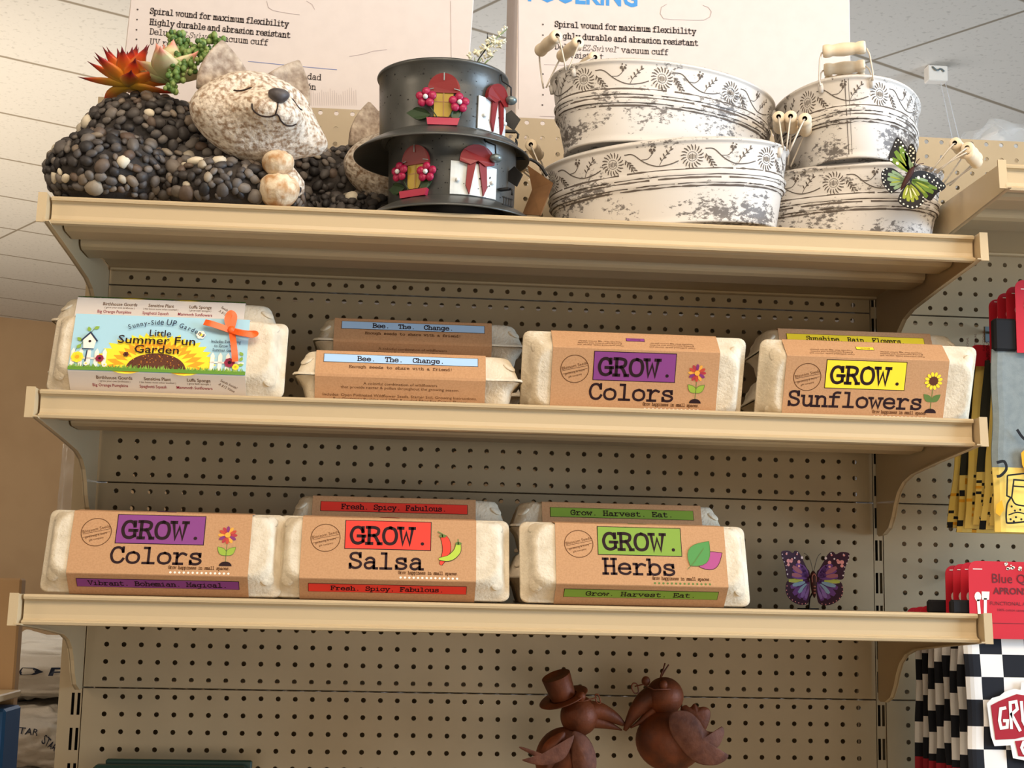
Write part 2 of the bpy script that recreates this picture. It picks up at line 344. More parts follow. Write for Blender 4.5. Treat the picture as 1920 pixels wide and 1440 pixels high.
# ------------------------------------------------------------------ palette
M_tan = mat('tan_paint', (192, 170, 134), 0.42, spec=0.5, bump=0.03, bscale=900)
M_tan_dk = mat('slot_dark', (22, 17, 12), 0.9)
M_peg = mat('pegboard_paint', (168, 149, 118), 0.34, c2=(162, 143, 112), nscale=9, spec=0.45, bump=0.04, bscale=1400)
M_inside = mat('gondola_inside', (60, 46, 32), 0.9)
M_wall = mat('wall_paint', (176, 142, 102), 0.8, c2=(168, 134, 95), nscale=3)
M_floor = mat('floor_tile', (150, 135, 115), 0.4)
M_kraft = mat('kraft_sleeve', (192, 148, 108), 0.75, c2=(183, 139, 100), nscale=420, detail=6, spec=0.2)
M_ink = mat('print_ink', (40, 20, 24), 0.7, spec=0.2)
M_ink_soft = mat('print_ink_brown', (105, 70, 45), 0.8, spec=0.2)
M_pulp = mat('egg_carton_pulp', (222, 210, 188), 0.9, c2=(206, 192, 168), nscale=45, bump=0.35, bscale=260, spec=0.15)
M_white = mat('white_print', (240, 232, 220), 0.6)
M_black = mat('black_plain', (18, 17, 18), 0.6)
# ------------------------------------------------------------------ the setting
CZ = CAM.z + 1.83
def ceiling_mat():
    m = bpy.data.materials.new('ceiling_tile'); m.use_nodes = True; nt = m.node_tree; N = nt.nodes; L = nt.links; b = N['Principled BSDF']
    b.inputs['Roughness'].default_value = 0.9; b.inputs['Specular IOR Level'].default_value = 0.1
    tc = N.new('ShaderNodeTexCoord')
    def gridline(nx, ny, off, pitch, half):
        d = N.new('ShaderNodeVectorMath'); d.operation = 'DOT_PRODUCT'; d.inputs[1].default_value = (nx, ny, 0); L.new(tc.outputs['Object'], d.inputs[0])
        a = N.new('ShaderNodeMath'); a.operation = 'SUBTRACT'; L.new(d.outputs['Value'], a.inputs[0]); a.inputs[1].default_value = off
        p = N.new('ShaderNodeMath'); p.operation = 'PINGPONG'; L.new(a.outputs[0], p.inputs[0]); p.inputs[1].default_value = pitch / 2
        s = N.new('ShaderNodeMapRange'); s.interpolation_type = 'SMOOTHSTEP'; L.new(p.outputs[0], s.inputs['Value'])
        s.inputs['From Min'].default_value = half * 0.3; s.inputs['From Max'].default_value = half; s.inputs['To Min'].default_value = 1; s.inputs['To Max'].default_value = 0
        return s
    g1 = gridline(-.5075, .8616, 3.117, .611, .013); g2 = gridline(.819, .574, 1.245, 1.25, .010)
    mx = N.new('ShaderNodeMath'); mx.operation = 'MAXIMUM'; L.new(g1.outputs[0], mx.inputs[0]); L.new(g2.outputs[0], mx.inputs[1])
    n = N.new('ShaderNodeTexNoise'); n.inputs['Scale'].default_value = 55; n.inputs['Detail'].default_value = 3; L.new(tc.outputs['Object'], n.inputs['Vector'])
    r = N.new('ShaderNodeValToRGB'); r.color_ramp.elements[0].position = .30; r.color_ramp.elements[0].color = lin((196, 190, 180)); r.color_ramp.elements[1].position = .42; r.color_ramp.elements[1].color = lin((216, 210, 200))
    L.new(n.outputs['Fac'], r.inputs[0])
    x = N.new('ShaderNodeMix'); x.data_type = 'RGBA'; L.new(mx.outputs[0], x.inputs[0]); L.new(r.outputs[0], x.inputs[6]); x.inputs[7].default_value = lin((150, 138, 120))
    L.new(x.outputs[2], b.inputs['Base Color'])
    return m
mb = MB(); mb.box((-9, -6, CZ), (11, 15, CZ + .05)); struct(mb.build('ceiling', ceiling_mat()))
mb = MB(); mb.box((-9, -6, -.05), (11, 15, 0)); struct(mb.build('floor', M_floor))
mb = MB(); d = Vector((.294, .117, 0)).normalized(); a = Vector((-2.857, 7.686, 0)); n_ = Vector((-d.y, d.x, 0))
q = [a - d * 6, a + d * 13, a + d * 13 + n_ * .1, a - d * 6 + n_ * .1]
mb.prism([(p.x, p.y) for p in q], 0, CZ, 'z'); struct(mb.build('wall_back', M_wall))
# ------------------------------------------------------------------ gondola: frame, pegboard, shelves
IN = 0.0254
def perforated(mb, x0, x1, z0, z1, hx, hz, y, r=.0038, wall=.0016, n=8, m0=0):
    xs = [x0] + [(hx[i] + hx[i + 1]) / 2 for i in range(len(hx) - 1)] + [x1]
    zs = [z0] + [(hz[i] + hz[i + 1]) / 2 for i in range(len(hz) - 1)] + [z1]
    for i, cx in enumerate(hx):
        for j, cz in enumerate(hz):
            a, b, c, d = xs[i], xs[i + 1], zs[j], zs[j + 1]
            o = [(b, y, cz), (b, y, d), (cx, y, d), (a, y, d), (a, y, cz), (a, y, c), (cx, y, c), (b, y, c)]
            k8 = [(cx + r * math.cos(pi / 4 * k), y, cz + r * math.sin(pi / 4 * k)) for k in range(8)]
            k16 = [(p[0], y + wall, p[2]) for p in k8]
            mb.add(o + k8 + k16, [(k, (k + 1) % 8, 8 + (k + 1) % 8, 8 + k) for k in range(8)] + ([(8 + k, 8 + (k + 1) % 8, 16 + (k + 1) % 8, 16 + k) for k in range(8)] if wall else []), m0)
def panel(x0, x1, seam0, seam1, cols, dx, y=0.0, lip=True, wall=.0016):
    z0, z1 = ZO + seam0 + .0012, ZO + seam1 - .0012
    hz = []; z = seam0 + IN / 2
    while z < seam1: hz.append(ZO + z); z += IN
    m = MB(); perforated(m, x0, x1, z0, z1, [c + dx for c in cols], hz, y, wall=wall)
    if lip:
        for z in (z0, z1): m.add([(x0, y, z), (x1, y, z), (x1, y + .014, z), (x0, y + .014, z)], [(0, 1, 2, 3)])
        for x in (x0, x1): m.add([(x, y, z0), (x, y, z1), (x, y + .014, z1), (x, y + .014, z0)], [(0, 1, 2, 3)])
    return m
gondola = thing('gondola_shelving', 'tan metal gondola frame with perforated pegboard back panels behind all the shelves', 'shelving frame', (0, 0, 0))
COLS = [(c - 22.5) * IN for c in range(46)]
for k, (s0, s1, dx) in enumerate([(-.3048, 0, .0025), (0, .3048, 0), (.3048, .6096, .0015), (.6096, .9105, .003)]):
    panel(-.602, .601, s0, s1, COLS, dx - .0005).build('pegboard_panel', M_peg, gondola, recalc=False)
NC = [.651 + i * IN for i in range(26)]
for k, (s0, s1, dx) in enumerate([(-.3048, 0, .001), (0, .3048, 0), (.3048, .6096, 0), (.6096, .9105, 0)]):
    panel(.618, 1.31, s0, s1, NC, dx).build('pegboard_panel', M_peg, gondola, recalc=False)
RC = [(c - 22.5) * IN + .007 for c in range(46)]
for (s0, s1) in [(-.3048, 0), (0, .3048), (.3048, .6096), (.6096, .9105)]:
    panel(-.602, .601, s0 + .004, s1, RC, 0, y=.088, lip=False, wall=0).build('rear_pegboard_panel', M_peg, gondola, recalc=False)
    panel(.618, 1.31, s0 + .004, s1, [x + .007 for x in NC], 0, y=.088, lip=False, wall=0).build('rear_pegboard_panel', M_peg, gondola, recalc=False)
def upright(x0, x1, sx):
    m = MB(); z0, z1 = .02, ZO + .9105
    cuts = sorted([x0, x1] + [c + e for c in sx for e in (-.0021, .0021)])
    zc = [z0]; k = -24
    while True:
        zt = ZO - .008 + k * .0508
        if zt > z1 - .01: break
        if zt - .032 > z0: zc += [zt - .032, zt]
        k += 1
    zc.append(z1)
    for i in range(len(cuts) - 1):
        for j in range(len(zc) - 1):
            hole = any(abs((cuts[i] + cuts[i + 1]) / 2 - c) < .001 for c in sx) and j % 2 == 1
            a, b, c, d = cuts[i], cuts[i + 1], zc[j], zc[j + 1]
            if not hole: m.add([(a, .0008, c), (b, .0008, c), (b, .0008, d), (a, .0008, d)], [(0, 1, 2, 3)])
    for x in (x0, x1): m.add([(x, .0008, z0), (x, .086, z0), (x, .086, z1), (x, .0008, z1)], [(0, 1, 2, 3)])
    m.add([(x0, .02, z0), (x1, .02, z0), (x1, .02, z1), (x0, .02, z1)], [(0, 1, 2, 3)], 1)
    m.add([(x0, .0008, z1), (x1, .0008, z1), (x1, .086, z1), (x0, .086, z1)], [(0, 1, 2, 3)])
    return m
upright(-.637, -.6035, [-.616, -.6075]).build('upright', [M_peg, M_tan_dk], gondola, recalc=False)
upright(.6025, .6170, [.6063, .6130]).build('upright', [M_peg, M_tan_dk], gondola, recalc=False)
mb = MB(); mb.box((-.602, .001, .02), (.601, .012, ZO - .307)); mb.box((.618, .001, .02), (1.31, .012, ZO - .307)); mb.build('lower_back_panel', M_peg, gondola)
mb = MB(); mb.box((-.637, -.42, .0), (1.31, .45, .02), bev=.004); mb.build('base_deck', M_tan, gondola)
def bracket_poly(D):
    e = D - .40
    return [(-.004, 0), (-.413 - e, 0), (-.419 - e, -.037), (-.40 - e, -.0385), (-.27 - e * .6, -.047), (-.17, -.055), (-.135, -.063), (-.112, -.076), (-.097, -.093), (-.085, -.112), (-.070, -.128), (-.045, -.137), (-.012, -.1385), (-.004, -.135)]
def make_shelf(name, label, z, x0, x1, D, group, front=True):
    t = thing(name, label, 'shelf', ((x0 + x1) / 2, 0, z), group=group)
    h = (x1 - x0) / 2 - .004
    m = MB(); m.box((-h, -D + .004, -.0025), (h, -.003, 0)); m.box((-h, -.016, -.0065), (h, -.003, -.0026), bev=.001); m.build('shelf_deck', M_tan, t)
    m = MB()
    pr = [(-D - .003, -.0003), (-D + .008, -.0003), (-D + .008, -.034), (-D - .001, -.0375), (-D - .0075, -.0365), (-D - .0085, -.0335), (-D - .0065, -.0318), (-D - .0028, -.0312), (-D + .0002, -.029), (-D + .0012, -.024), (-D + .0012, -.0085), (-D - .001, -.0062), (-D - .0045, -.0058), (-D - .0052, -.003)]
    m.prism(pr, -h, h, 'x'); m.build('price_rail', M_tan, t)
    for (ya, yb) in ((-.332, -.270), (-.228, -.160)):
        ya += .40 - D; yb += .40 - D
        m = MB(); m.prism([(ya, -.0026), (ya + .002, -.018), (ya + .005, -.0215), (ya + .012, -.0245), (yb - .006, -.0245), (yb - .001, -.014), (yb, -.0026)], -h, h, 'x'); m.build('stiffener_channel', M_tan, t)
    for sx in (-1, 1):
        X = sx * ((x1 - x0) / 2)
        m = MB(); m.prism(bracket_poly(D), X - .0012, X + .0012, 'x')
        bp = bracket_poly(D)
        for k in range(2, 11):
            (ya, za), (yb, zb) = bp[k], bp[k + 1]
            m.prism([(ya, za), (yb, zb), (yb, zb + .0018), (ya, za + .0018)], X, X - sx * .006, 'x')
        m.prism([(-D - .0185, -.038), (-D - .0155, -.038), (-D - .0125, 0), (-D - .0155, .001)], X - sx * .001, X + sx * .010, 'x')
        m.build('shelf_bracket', M_tan, t)
    return t
Z1, Z2, Z3, Z4 = ZO + .637, ZO + .390, ZO + .1363, ZO - .275
G = 'tan metal shelves on the gondola'
make_shelf('metal_shelf', 'top tan metal shelf carrying the stone cats, dark hat planters and whitewashed tubs', Z1, -.603, .612, .400, G)
make_shelf('metal_shelf', 'middle tan metal shelf under the yellow GROW Sunflowers carton', Z2, -.602, .607, .394, G)
make_shelf('metal_shelf', 'lower tan metal shelf under the red GROW Salsa carton and purple butterfly', Z3, -.604, .605, .396, G)
make_shelf('metal_shelf', 'lowest tan metal shelf under the two rusty metal birds', Z4, -.604, .605, .396, G)
make_shelf('metal_shelf', 'tan metal shelf at upper right above the hanging grey and yellow aprons', ZO + .718, .622, 1.31, .462, G)
# shelf on the far side that carries the hose cartons
t = thing('rear_shelf', 'tan shelf on the far side of the gondola under the white hose boxes', 'shelf', (.33, .09, ZO + .68))
mb = MB(); mb.box((-.96, 0, -.03), (.98, .44, 0), bev=.003); mb.build('shelf_deck', M_tan, t)
# ------------------------------------------------------------------ seed kits in egg cartons
CL, CW, CH, FZ = .294, .1045, .068, .035      # length, width at the rim, height, rim height
def ring_oct(hx, hy, c, z, n=4):
    """rounded / cut rectangle"""
    pts = []
    for (sx, sy, a0) in ((1, 1, 0), (-1, 1, 90), (-1, -1, 180), (1, -1, 270)):
        for k in range(n + 1):
            a = R(a0 + 90 * k / n)
            pts.append((sx * (hx - c) + c * math.cos(a), sy * (hy - c) + c * math.sin(a), z))
    return pts
def carton_lid(rnd):
    m = MB(); hx, hy = CL / 2, CW / 2
    R_ = [ring_oct(hx + .003, hy + .003, .010, FZ - .0012), ring_oct(hx + .0035, hy + .0035, .010, FZ + .0004), ring_oct(hx + .002, hy + .002, .010, FZ + .0022), ring_oct(hx - .002, hy - .0015, .012, FZ + .003),
          ring_oct(hx - .007, hy - .0065, .017, FZ + .018, 2 + 2), ring_oct(hx - .0105, hy - .0102, .021, FZ + .0285), ring_oct(hx - .0140, hy - .0145, .020, FZ + .0325), ring_oct(hx - .018, hy - .017, .018, CH - .0006), ring_oct(hx - .026, hy - .025, .014, CH - .0008)]
    m.loft(R_, 0, True, True, cap1=True)
    # pressed dimples at the four corners of the lid
    for sx in (-1, 1):
        for sy in (-1, 1):
            c = Vector((sx * (hx - .016), sy * (hy - .015), FZ + .0215))
            Mx = Matrix.Rotation(math.atan2(sy, sx), 4, 'Z') @ Matrix.Rotation(R(-52), 4, 'Y')
            m.ellipsoid(c, (.003, .0095, .0125), 12, 8, 0, Mx)
    for i in range(len(m.v)):
        p = Vector(m.v[i]); q = noise.noise_vector(p * 45 + rnd) * .0007
        m.v[i] = tuple(p + q)
    return m
def carton_base(rnd):
    m = MB(); hx, hy = CL / 2, CW / 2; rings = []
    N = 96
    for (z, sh, amp) in ((FZ - .0014, .0, 0), (FZ - .003, .002, .0), (FZ - .006, .0045, .0010), (.022, .0085, .0022), (.010, .0115, .0032), (.0025, .0135, .0036), (.0, .0165, .0036)):
        base = ring_oct(hx - sh, hy - sh, .012, z, 24 // 1 - 1 if False else 6)
        # resample the outline evenly
        P_ = [Vector(p) for p in base]; seg = [(P_[(i + 1) % len(P_)] - P_[i]).length for i in range(len(P_))]; T = sum(seg); ring = []
        i = 0; acc = 0
        for k in range(N):
            t = T * k / N
            while acc + seg[i] < t - 1e-9: acc += seg[i]; i += 1
            p = P_[i].lerp(P_[(i + 1) % len(P_)], (t - acc) / seg[i])
            fx = math.cos(2 * pi * p.x / (CL / 6.0) + pi) if abs(p.y) > hy - sh - .012 else math.cos(2 * pi * p.y / (CW / 2.0) + pi)
            d = Vector((p.x * .12, p.y, 0)).normalized() if abs(p.y) > hy - sh - .012 else Vector((p.x, 0, 0)).normalized()
            ring.append(p - d * amp * (1 - fx) * .9)
        rings.append(ring)
    m.loft(rings, 0, True, True, cap1=True)
    for i in range(len(m.v)):
        p = Vector(m.v[i]); m.v[i] = tuple(p + noise.noise_vector(p * 50 + rnd) * .0006)
    return m
SW = .111      # half length of the sleeve
LT = (CW / 2 - .0112, CH + .0008); LF = (CW / 2 + .0042, FZ + .0008); LB = (CW / 2 - .0140, -.0004)
def sleeve_mesh(x0, x1):
    m = MB()
    sec = [(-LB[0], LB[1]), (-LF[0], LF[1] - .0035), (-LF[0], LF[1]), (-LT[0] - .001, LT[1] - .001), (-LT[0], LT[1]), (LT[0], LT[1]), (LT[0] + .001, LT[1] - .001), (LF[0], LF[1]), (LF[0], LF[1] - .0035), (LB[0], LB[1])]
    m.loft([[(x, p[0], p[1]) for p in sec] for x in (x0, x1)], 0, True)
    ins = [(p[0] * .988, p[1] + (.0006 if p[1] < .03 else -.0006)) for p in sec]
    m.loft([[(x, p[0], p[1]) for p in ins] for x in (x0, x1)], 0, True)
    for x in (x0, x1): m.loft([[(x, p[0], p[1]) for p in sec], [(x, p[0], p[1]) for p in ins]], 0, True)
    return m
def faces_of(m):
    top = Canvas(m, flat((0, 0, LT[1]), (1, 0, 0), (0, 1, 0)))
    u = Vector((0, -LT[0] - .001 + LF[0], LT[1] - .001 - LF[1])).normalized()
    lidside = Canvas(m, flat((0, (-LF[0] - LT[0] - .001) / 2, (LF[1] + LT[1] - .001) / 2), (1, 0, 0), u))
    v = Vector((0, -LF[0] + LB[0], LF[1] - .0035 - LB[1])).normalized()
    baseside = Canvas(m, flat((0, (-LF[0] - LB[0]) / 2, (LF[1] - .0035 + LB[1]) / 2), (1, 0, 0), v))
    back = Canvas(m, flat((0, (LF[0] + LT[0] + .001) / 2, (LF[1] + LT[1] - .001) / 2), (-1, 0, 0), Vector((0, LT[0] + .001 - LF[0], LT[1] - .001 - LF[1]))))
    return top, lidside, baseside, back
def pm(nm, c): return mat(nm, c, .6, spec=.3)
GREEN_L = pm('leaf_print_light', (150, 175, 62)); PET = [pm('petal_red', (176, 52, 62)), pm('petal_plum', (128, 48, 110)), pm('petal_gold', (236, 166, 62)), pm('petal_rust', (190, 70, 52))]
YEL = pm('print_yellow', (252, 222, 50)); ORA = pm('print_orange', (246, 160, 30)); BRN = pm('print_seed_brown', (92, 46, 26)); SKY = pm('print_sky', (166, 208, 224)); GRS = pm('print_grass', (96, 142, 46)); GRS2 = pm('print_grass_light', (138, 172, 66))
NAVY = pm('print_navy', (40, 54, 78)); MAG = pm('print_magenta', (150, 36, 66)); TOMATO = pm('print_tomato', (234, 62, 44)); LIME = pm('print_lime', (176, 200, 66)); DKGREEN = pm('print_green', (78, 142, 72)); OLIVE = pm('print_olive', (94, 120, 58))
PALEBLUE = pm('print_pale_blue', (168, 202, 238)); MAUVE = pm('print_mauve', (170, 74, 130)); PINKISH = pm('print_rose', (196, 110, 120))
def base_mats(accent, sleeve=None): return [sleeve or M_kraft, M_ink, accent, M_ink_soft, GREEN_L] + PET + [YEL, BRN, DKGREEN, LIME, TOMATO, MAUVE, M_white, OLIVE]
# slots: 0 sleeve 1 ink 2 accent 3 soft ink 4 light leaf 5-8 petals 9 yellow 10 brown 11 green 12 lime 13 tomato 14 mauve 15 white 16 olive
def leaf2d(c, x, y, ln, wd, ang, mat_, layer, edge=None):
    ca, sa = math.cos(ang), math.sin(ang); pts = []
    for s in (1, -1):
        rng = range(0, 9) if s == 1 else range(8, -1, -1)
        for k in rng:
            t = k / 8; a = t * ln; b = s * wd * math.sin(pi * t ** .85) * .5
            pts.append((x + a * ca - b * sa, y + a * sa + b * ca))
    c.poly(pts, mat_, layer)
    if edge is not None: c.line(pts, .0004, edge, layer + 1, closed=True)
def stamp(c, x, y):
    c.circle((x, y), .0135, .0007, 3, 1)
    c.sans('Blossom Seeds', x, y + .0018, .0042, 3, 1, rot=.26)
    c.line([(x - .0118, y - .0022), (x + .0123, y + .0042 - .0005)], .0004, 3, 1)
    c.line([(x - .0118, y - .0056), (x + .0123, y + .0008)], .0004, 3, 1)
    c.sans('gardening & more', x + .0003, y - .0038, .0027, 3, 1, rot=.26); c.sans('gift company', x + .001, y - .0072, .0026, 3, 1, rot=.26)
def art_flower(c, x, y):
    for k in range(12):
        a = 2 * pi * k / 12; i = (5, 6, 7, 8)[(k * 7) % 4]
        c.disc((x + .0066 * math.cos(a), y + .0066 * math.sin(a)), .0037, i, 2 + k % 2, 10, 1, .48, a)
    c.disc((x, y), .0030, 7, 5)
    c.line([(x, y - .0105), (x - .0002, y - .031)], .0007, 16, 1)
    leaf2d(c, x, y - .023, .0135, .0075, R(45), 4, 2, 16); leaf2d(c, x, y - .023, .0135, .0075, R(135), 4, 2, 16)
    c.poly([(x - .0068, y - .035)] + [(x + .0068 * math.cos(a), y - .035 + .0052 * math.sin(a)) for a in [pi * k / 8 for k in range(8, -1, -1)]], 1, 2)
def art_sunflower(c, x, y):
    for k in range(12):
        a = 2 * pi * k / 12 + .26
        c.disc((x + .0078 * math.cos(a), y + .0078 * math.sin(a)), .0028, 9, 2, 10, 1, .62, a)
    c.disc((x, y), .0053, 10, 3)
    c.line([(x, y - .010), (x - .0002, y - .0335)], .0008, 16, 1)
    leaf2d(c, x, y - .0245, .0135, .0075, R(42), 16, 2); leaf2d(c, x, y - .0245, .0135, .0075, R(138), 16, 2)
    c.poly([(x - .0070, y - .0375)] + [(x + .0070 * math.cos(a), y - .0375 + .0052 * math.sin(a)) for a in [pi * k / 8 for k in range(8, -1, -1)]], 1, 2)
def fat_line(c, pts, w, mat_, layer):
    q = smooth_path([Vector((p[0], p[1], 0)) for p in pts], 5); n = len(q)
    ws = [w * max(.12, math.sin(pi * (.16 + .80 * i / (n - 1))) ** .6) for i in range(n)]
    c.line([(p.x, p.y) for p in q], [x + .0011 for x in ws], 1, layer); c.line([(p.x, p.y) for p in q], ws, mat_, layer + 1)
def art_peppers(c, x, y):
    fat_line(c, [(x - .0065, y + .0155), (x - .003, y + .008), (x - .0028, y - .003), (x - .0085, y - .0175)], .0088, 13, 2)
    fat_line(c, [(x + .0105, y + .007), (x + .0088, y - .002), (x + .001, y - .0095), (x - .0105, y - .0112)], .0072, 12, 4)
    c.line([(x - .0070, y + .014), (x - .0075, y + .018), (x - .0125, y + .0205)], .0011, 16, 6); c.disc((x - .0068, y + .0155), .0040, 16, 6, 10, 1, .5)
    c.line([(x + .0102, y + .006), (x + .0098, y + .0125)], .0011, 16, 6); c.disc((x + .0104, y + .0072), .0036, 16, 6, 10, 1, .5)
def art_herb(c, x, y):
    leaf2d(c, x - .004, y - .012, .026, .0170, R(33), 14, 2, 1); leaf2d(c, x - .0125, y - .011, .0305, .0200, R(52), 11, 4, 16)
    c.line([(x - .0155, y - .0145), (x - .009, y - .008), (x + .001, y + .006)], .0005, 16, 6)
GK = 1.37
def grow_face(c0, word, art, wx=-.002, big=.0146, wy=-.0193, sx=1.09, tagx=.035):
    c = Canvas(c0.mb, lambda x, y, h: c0.fn(x * GK, y * GK, h))
    c.rect(-.0413, -.0010, .0390, .0278, 1, 1); c.rect(-.0406, -.0003, .0383, .0271, 2, 2)
    c.slab('GROW.', -.0368, .0048, .0160, .0030, 1, 3, sx=1.07)
    c.slab(word, wx, wy, big, .0024, 1, 1, align='c', sx=sx)
    stamp(c, -.0590, .0095)
    art(lambda ax, ay, s=.86: Canvas(c0.mb, lambda x, y, h: c0.fn((ax + x * s) * GK, (ay + y * s) * GK, h)))
    c.slab('Grow happiness in small spaces.', tagx + .030, -.0243, .0030, .00052, 3, 1, align='r', sx=.68)
    for k in range(14): c.disc((tagx - .0235 + k * .0040, -.0277), .0011, 15 if word != 'Herbs' else 16, 1, 8)
def strip(c, txt, y=.0028, w=.100, h=.0075, size=.0072, sx=1.0, mat_=2):
    c.rect(-w, y - h, w, y + h, 1, 1); c.rect(-w + .0006, y - h + .0006, w - .0006, y + h - .0006, mat_, 2)
    c.slab(txt, 0, y - size / 2, size, .00125, 1, 3, align='c', sx=sx)
SLEEVES = {}
def sleeve(kind, x0=-SW, x1=SW):
    m = sleeve_mesh(x0, x1); top, ls, bs, bk = faces_of(m)
    sm = None
    if kind == 'colors':
        acc = pm('print_purple', (132, 62, 130)); grow_face(top, 'Colors', lambda k: art_flower(k(.0600, .0095), 0, 0)); strip(ls, 'Vibrant. Bohemian. Magical.', sx=1.0)
    elif kind == 'salsa':
        acc = pm('print_red', (228, 58, 44)); grow_face(top, 'Salsa', lambda k: art_peppers(k(.0555, .0005), 0, 0)); strip(ls, 'Fresh. Spicy. Fabulous.', sx=.98)
    elif kind == 'herbs':
        acc = pm('print_apple', (126, 158, 58)); grow_face(top, 'Herbs', lambda k: art_herb(k(.0590, .0015, 1.04), 0, 0)); strip(ls, 'Grow. Harvest. Eat.', sx=1.19)
    elif kind == 'sunflowers':
        acc = YEL; grow_face(top, 'Sunflowers', lambda k: art_sunflower(k(.0672, .0098), 0, 0), wx=-.0085, big=.0140, wy=-.0190, sx=1.10); strip(ls, 'Sunshine. Rain. Flowers.', sx=.94)
    elif kind == 'bee':
        acc = PALEBLUE; strip(ls, 'Bee.  The.  Change.', y=.0070, w=.101, h=.0066, size=.0068, sx=1.0)
        ls.slab('Enough seeds to share with a friend!', 0, -.0075, .0038, .0008, 3, 1, align='c', sx=1.12)
        for k, tx in enumerate(['A colorful combination of wildflowers', 'that provide nectar & pollen throughout the growing season.', '', 'Includes: Open Pollinated Wildflower Seeds, Starter Soil, Growing Instructions,', 'Bee Gardening Booklet and 100% Recycled Fiber Egg Carton Planter']):
            if tx: bs.sans(tx, 0, .0085 - k * .0055, .0055, 3, 1, sx=1.14)
        top.slab('GROW.', 0, .005, .015, .0027, 1, 1, align='c')
    elif kind == 'summer':
        acc = SKY; sm = mat('white_sleeve', (232, 222, 212), .55, spec=.3); summer_face(top); summer_strip(ls)
    if kind in ('colors', 'sunflowers', 'salsa', 'herbs'):
        bk.rect(-.0125, -.0065, .0125, .0005, 1, 1); bk.rect(-.0119, -.0059, .0119, -.0001, 2, 2); bk.sans('Blossom', 0, -.004, .004, 3, 3)
        for sx_ in (-1, 1):
            for k in range(3): bk.sans(('Open pollinated seeds, starter soil', 'growing instructions and booklet', 'recycled fiber egg carton planter')[k], sx_ * .048, .0105 - k * .0042, .0044, 3, 1)
    mats = base_mats(acc, sm)
    if kind == 'summer': mats = mats + [SKY, ORA, GRS, GRS2, NAVY, MAG]      # 17..22
    return m, mats
def summer_strip(c):
    for x, a, b, d in ((-.054, 'Birthhouse Gourds', '( grow your own birdhouse )', 'Big Orange Pumpkins'), (0, 'Sensitive Plant', '( the leaves move when touched )', 'Spaghetti Squash'), (.052, 'Luffa Sponge', '( grow bath sponges )', 'Mammoth Sunflowers')):
        c.sans(a, x, .0068, .0075, 3, 1, sx=.78, bold=.01); c.sans(b, x, .0022, .0042, 3, 1, sx=.8); c.sans(d, x - .006, -.0055, .0068, 22, 1, sx=.76, bold=.01)
    c.sans('Seeds Inside!', .089, .003, .0058, 3, 1, rot=-.55, sx=.8); c.sans('A $12 Value', .086, -.003, .0058, 3, 1, rot=-.55, sx=.8)
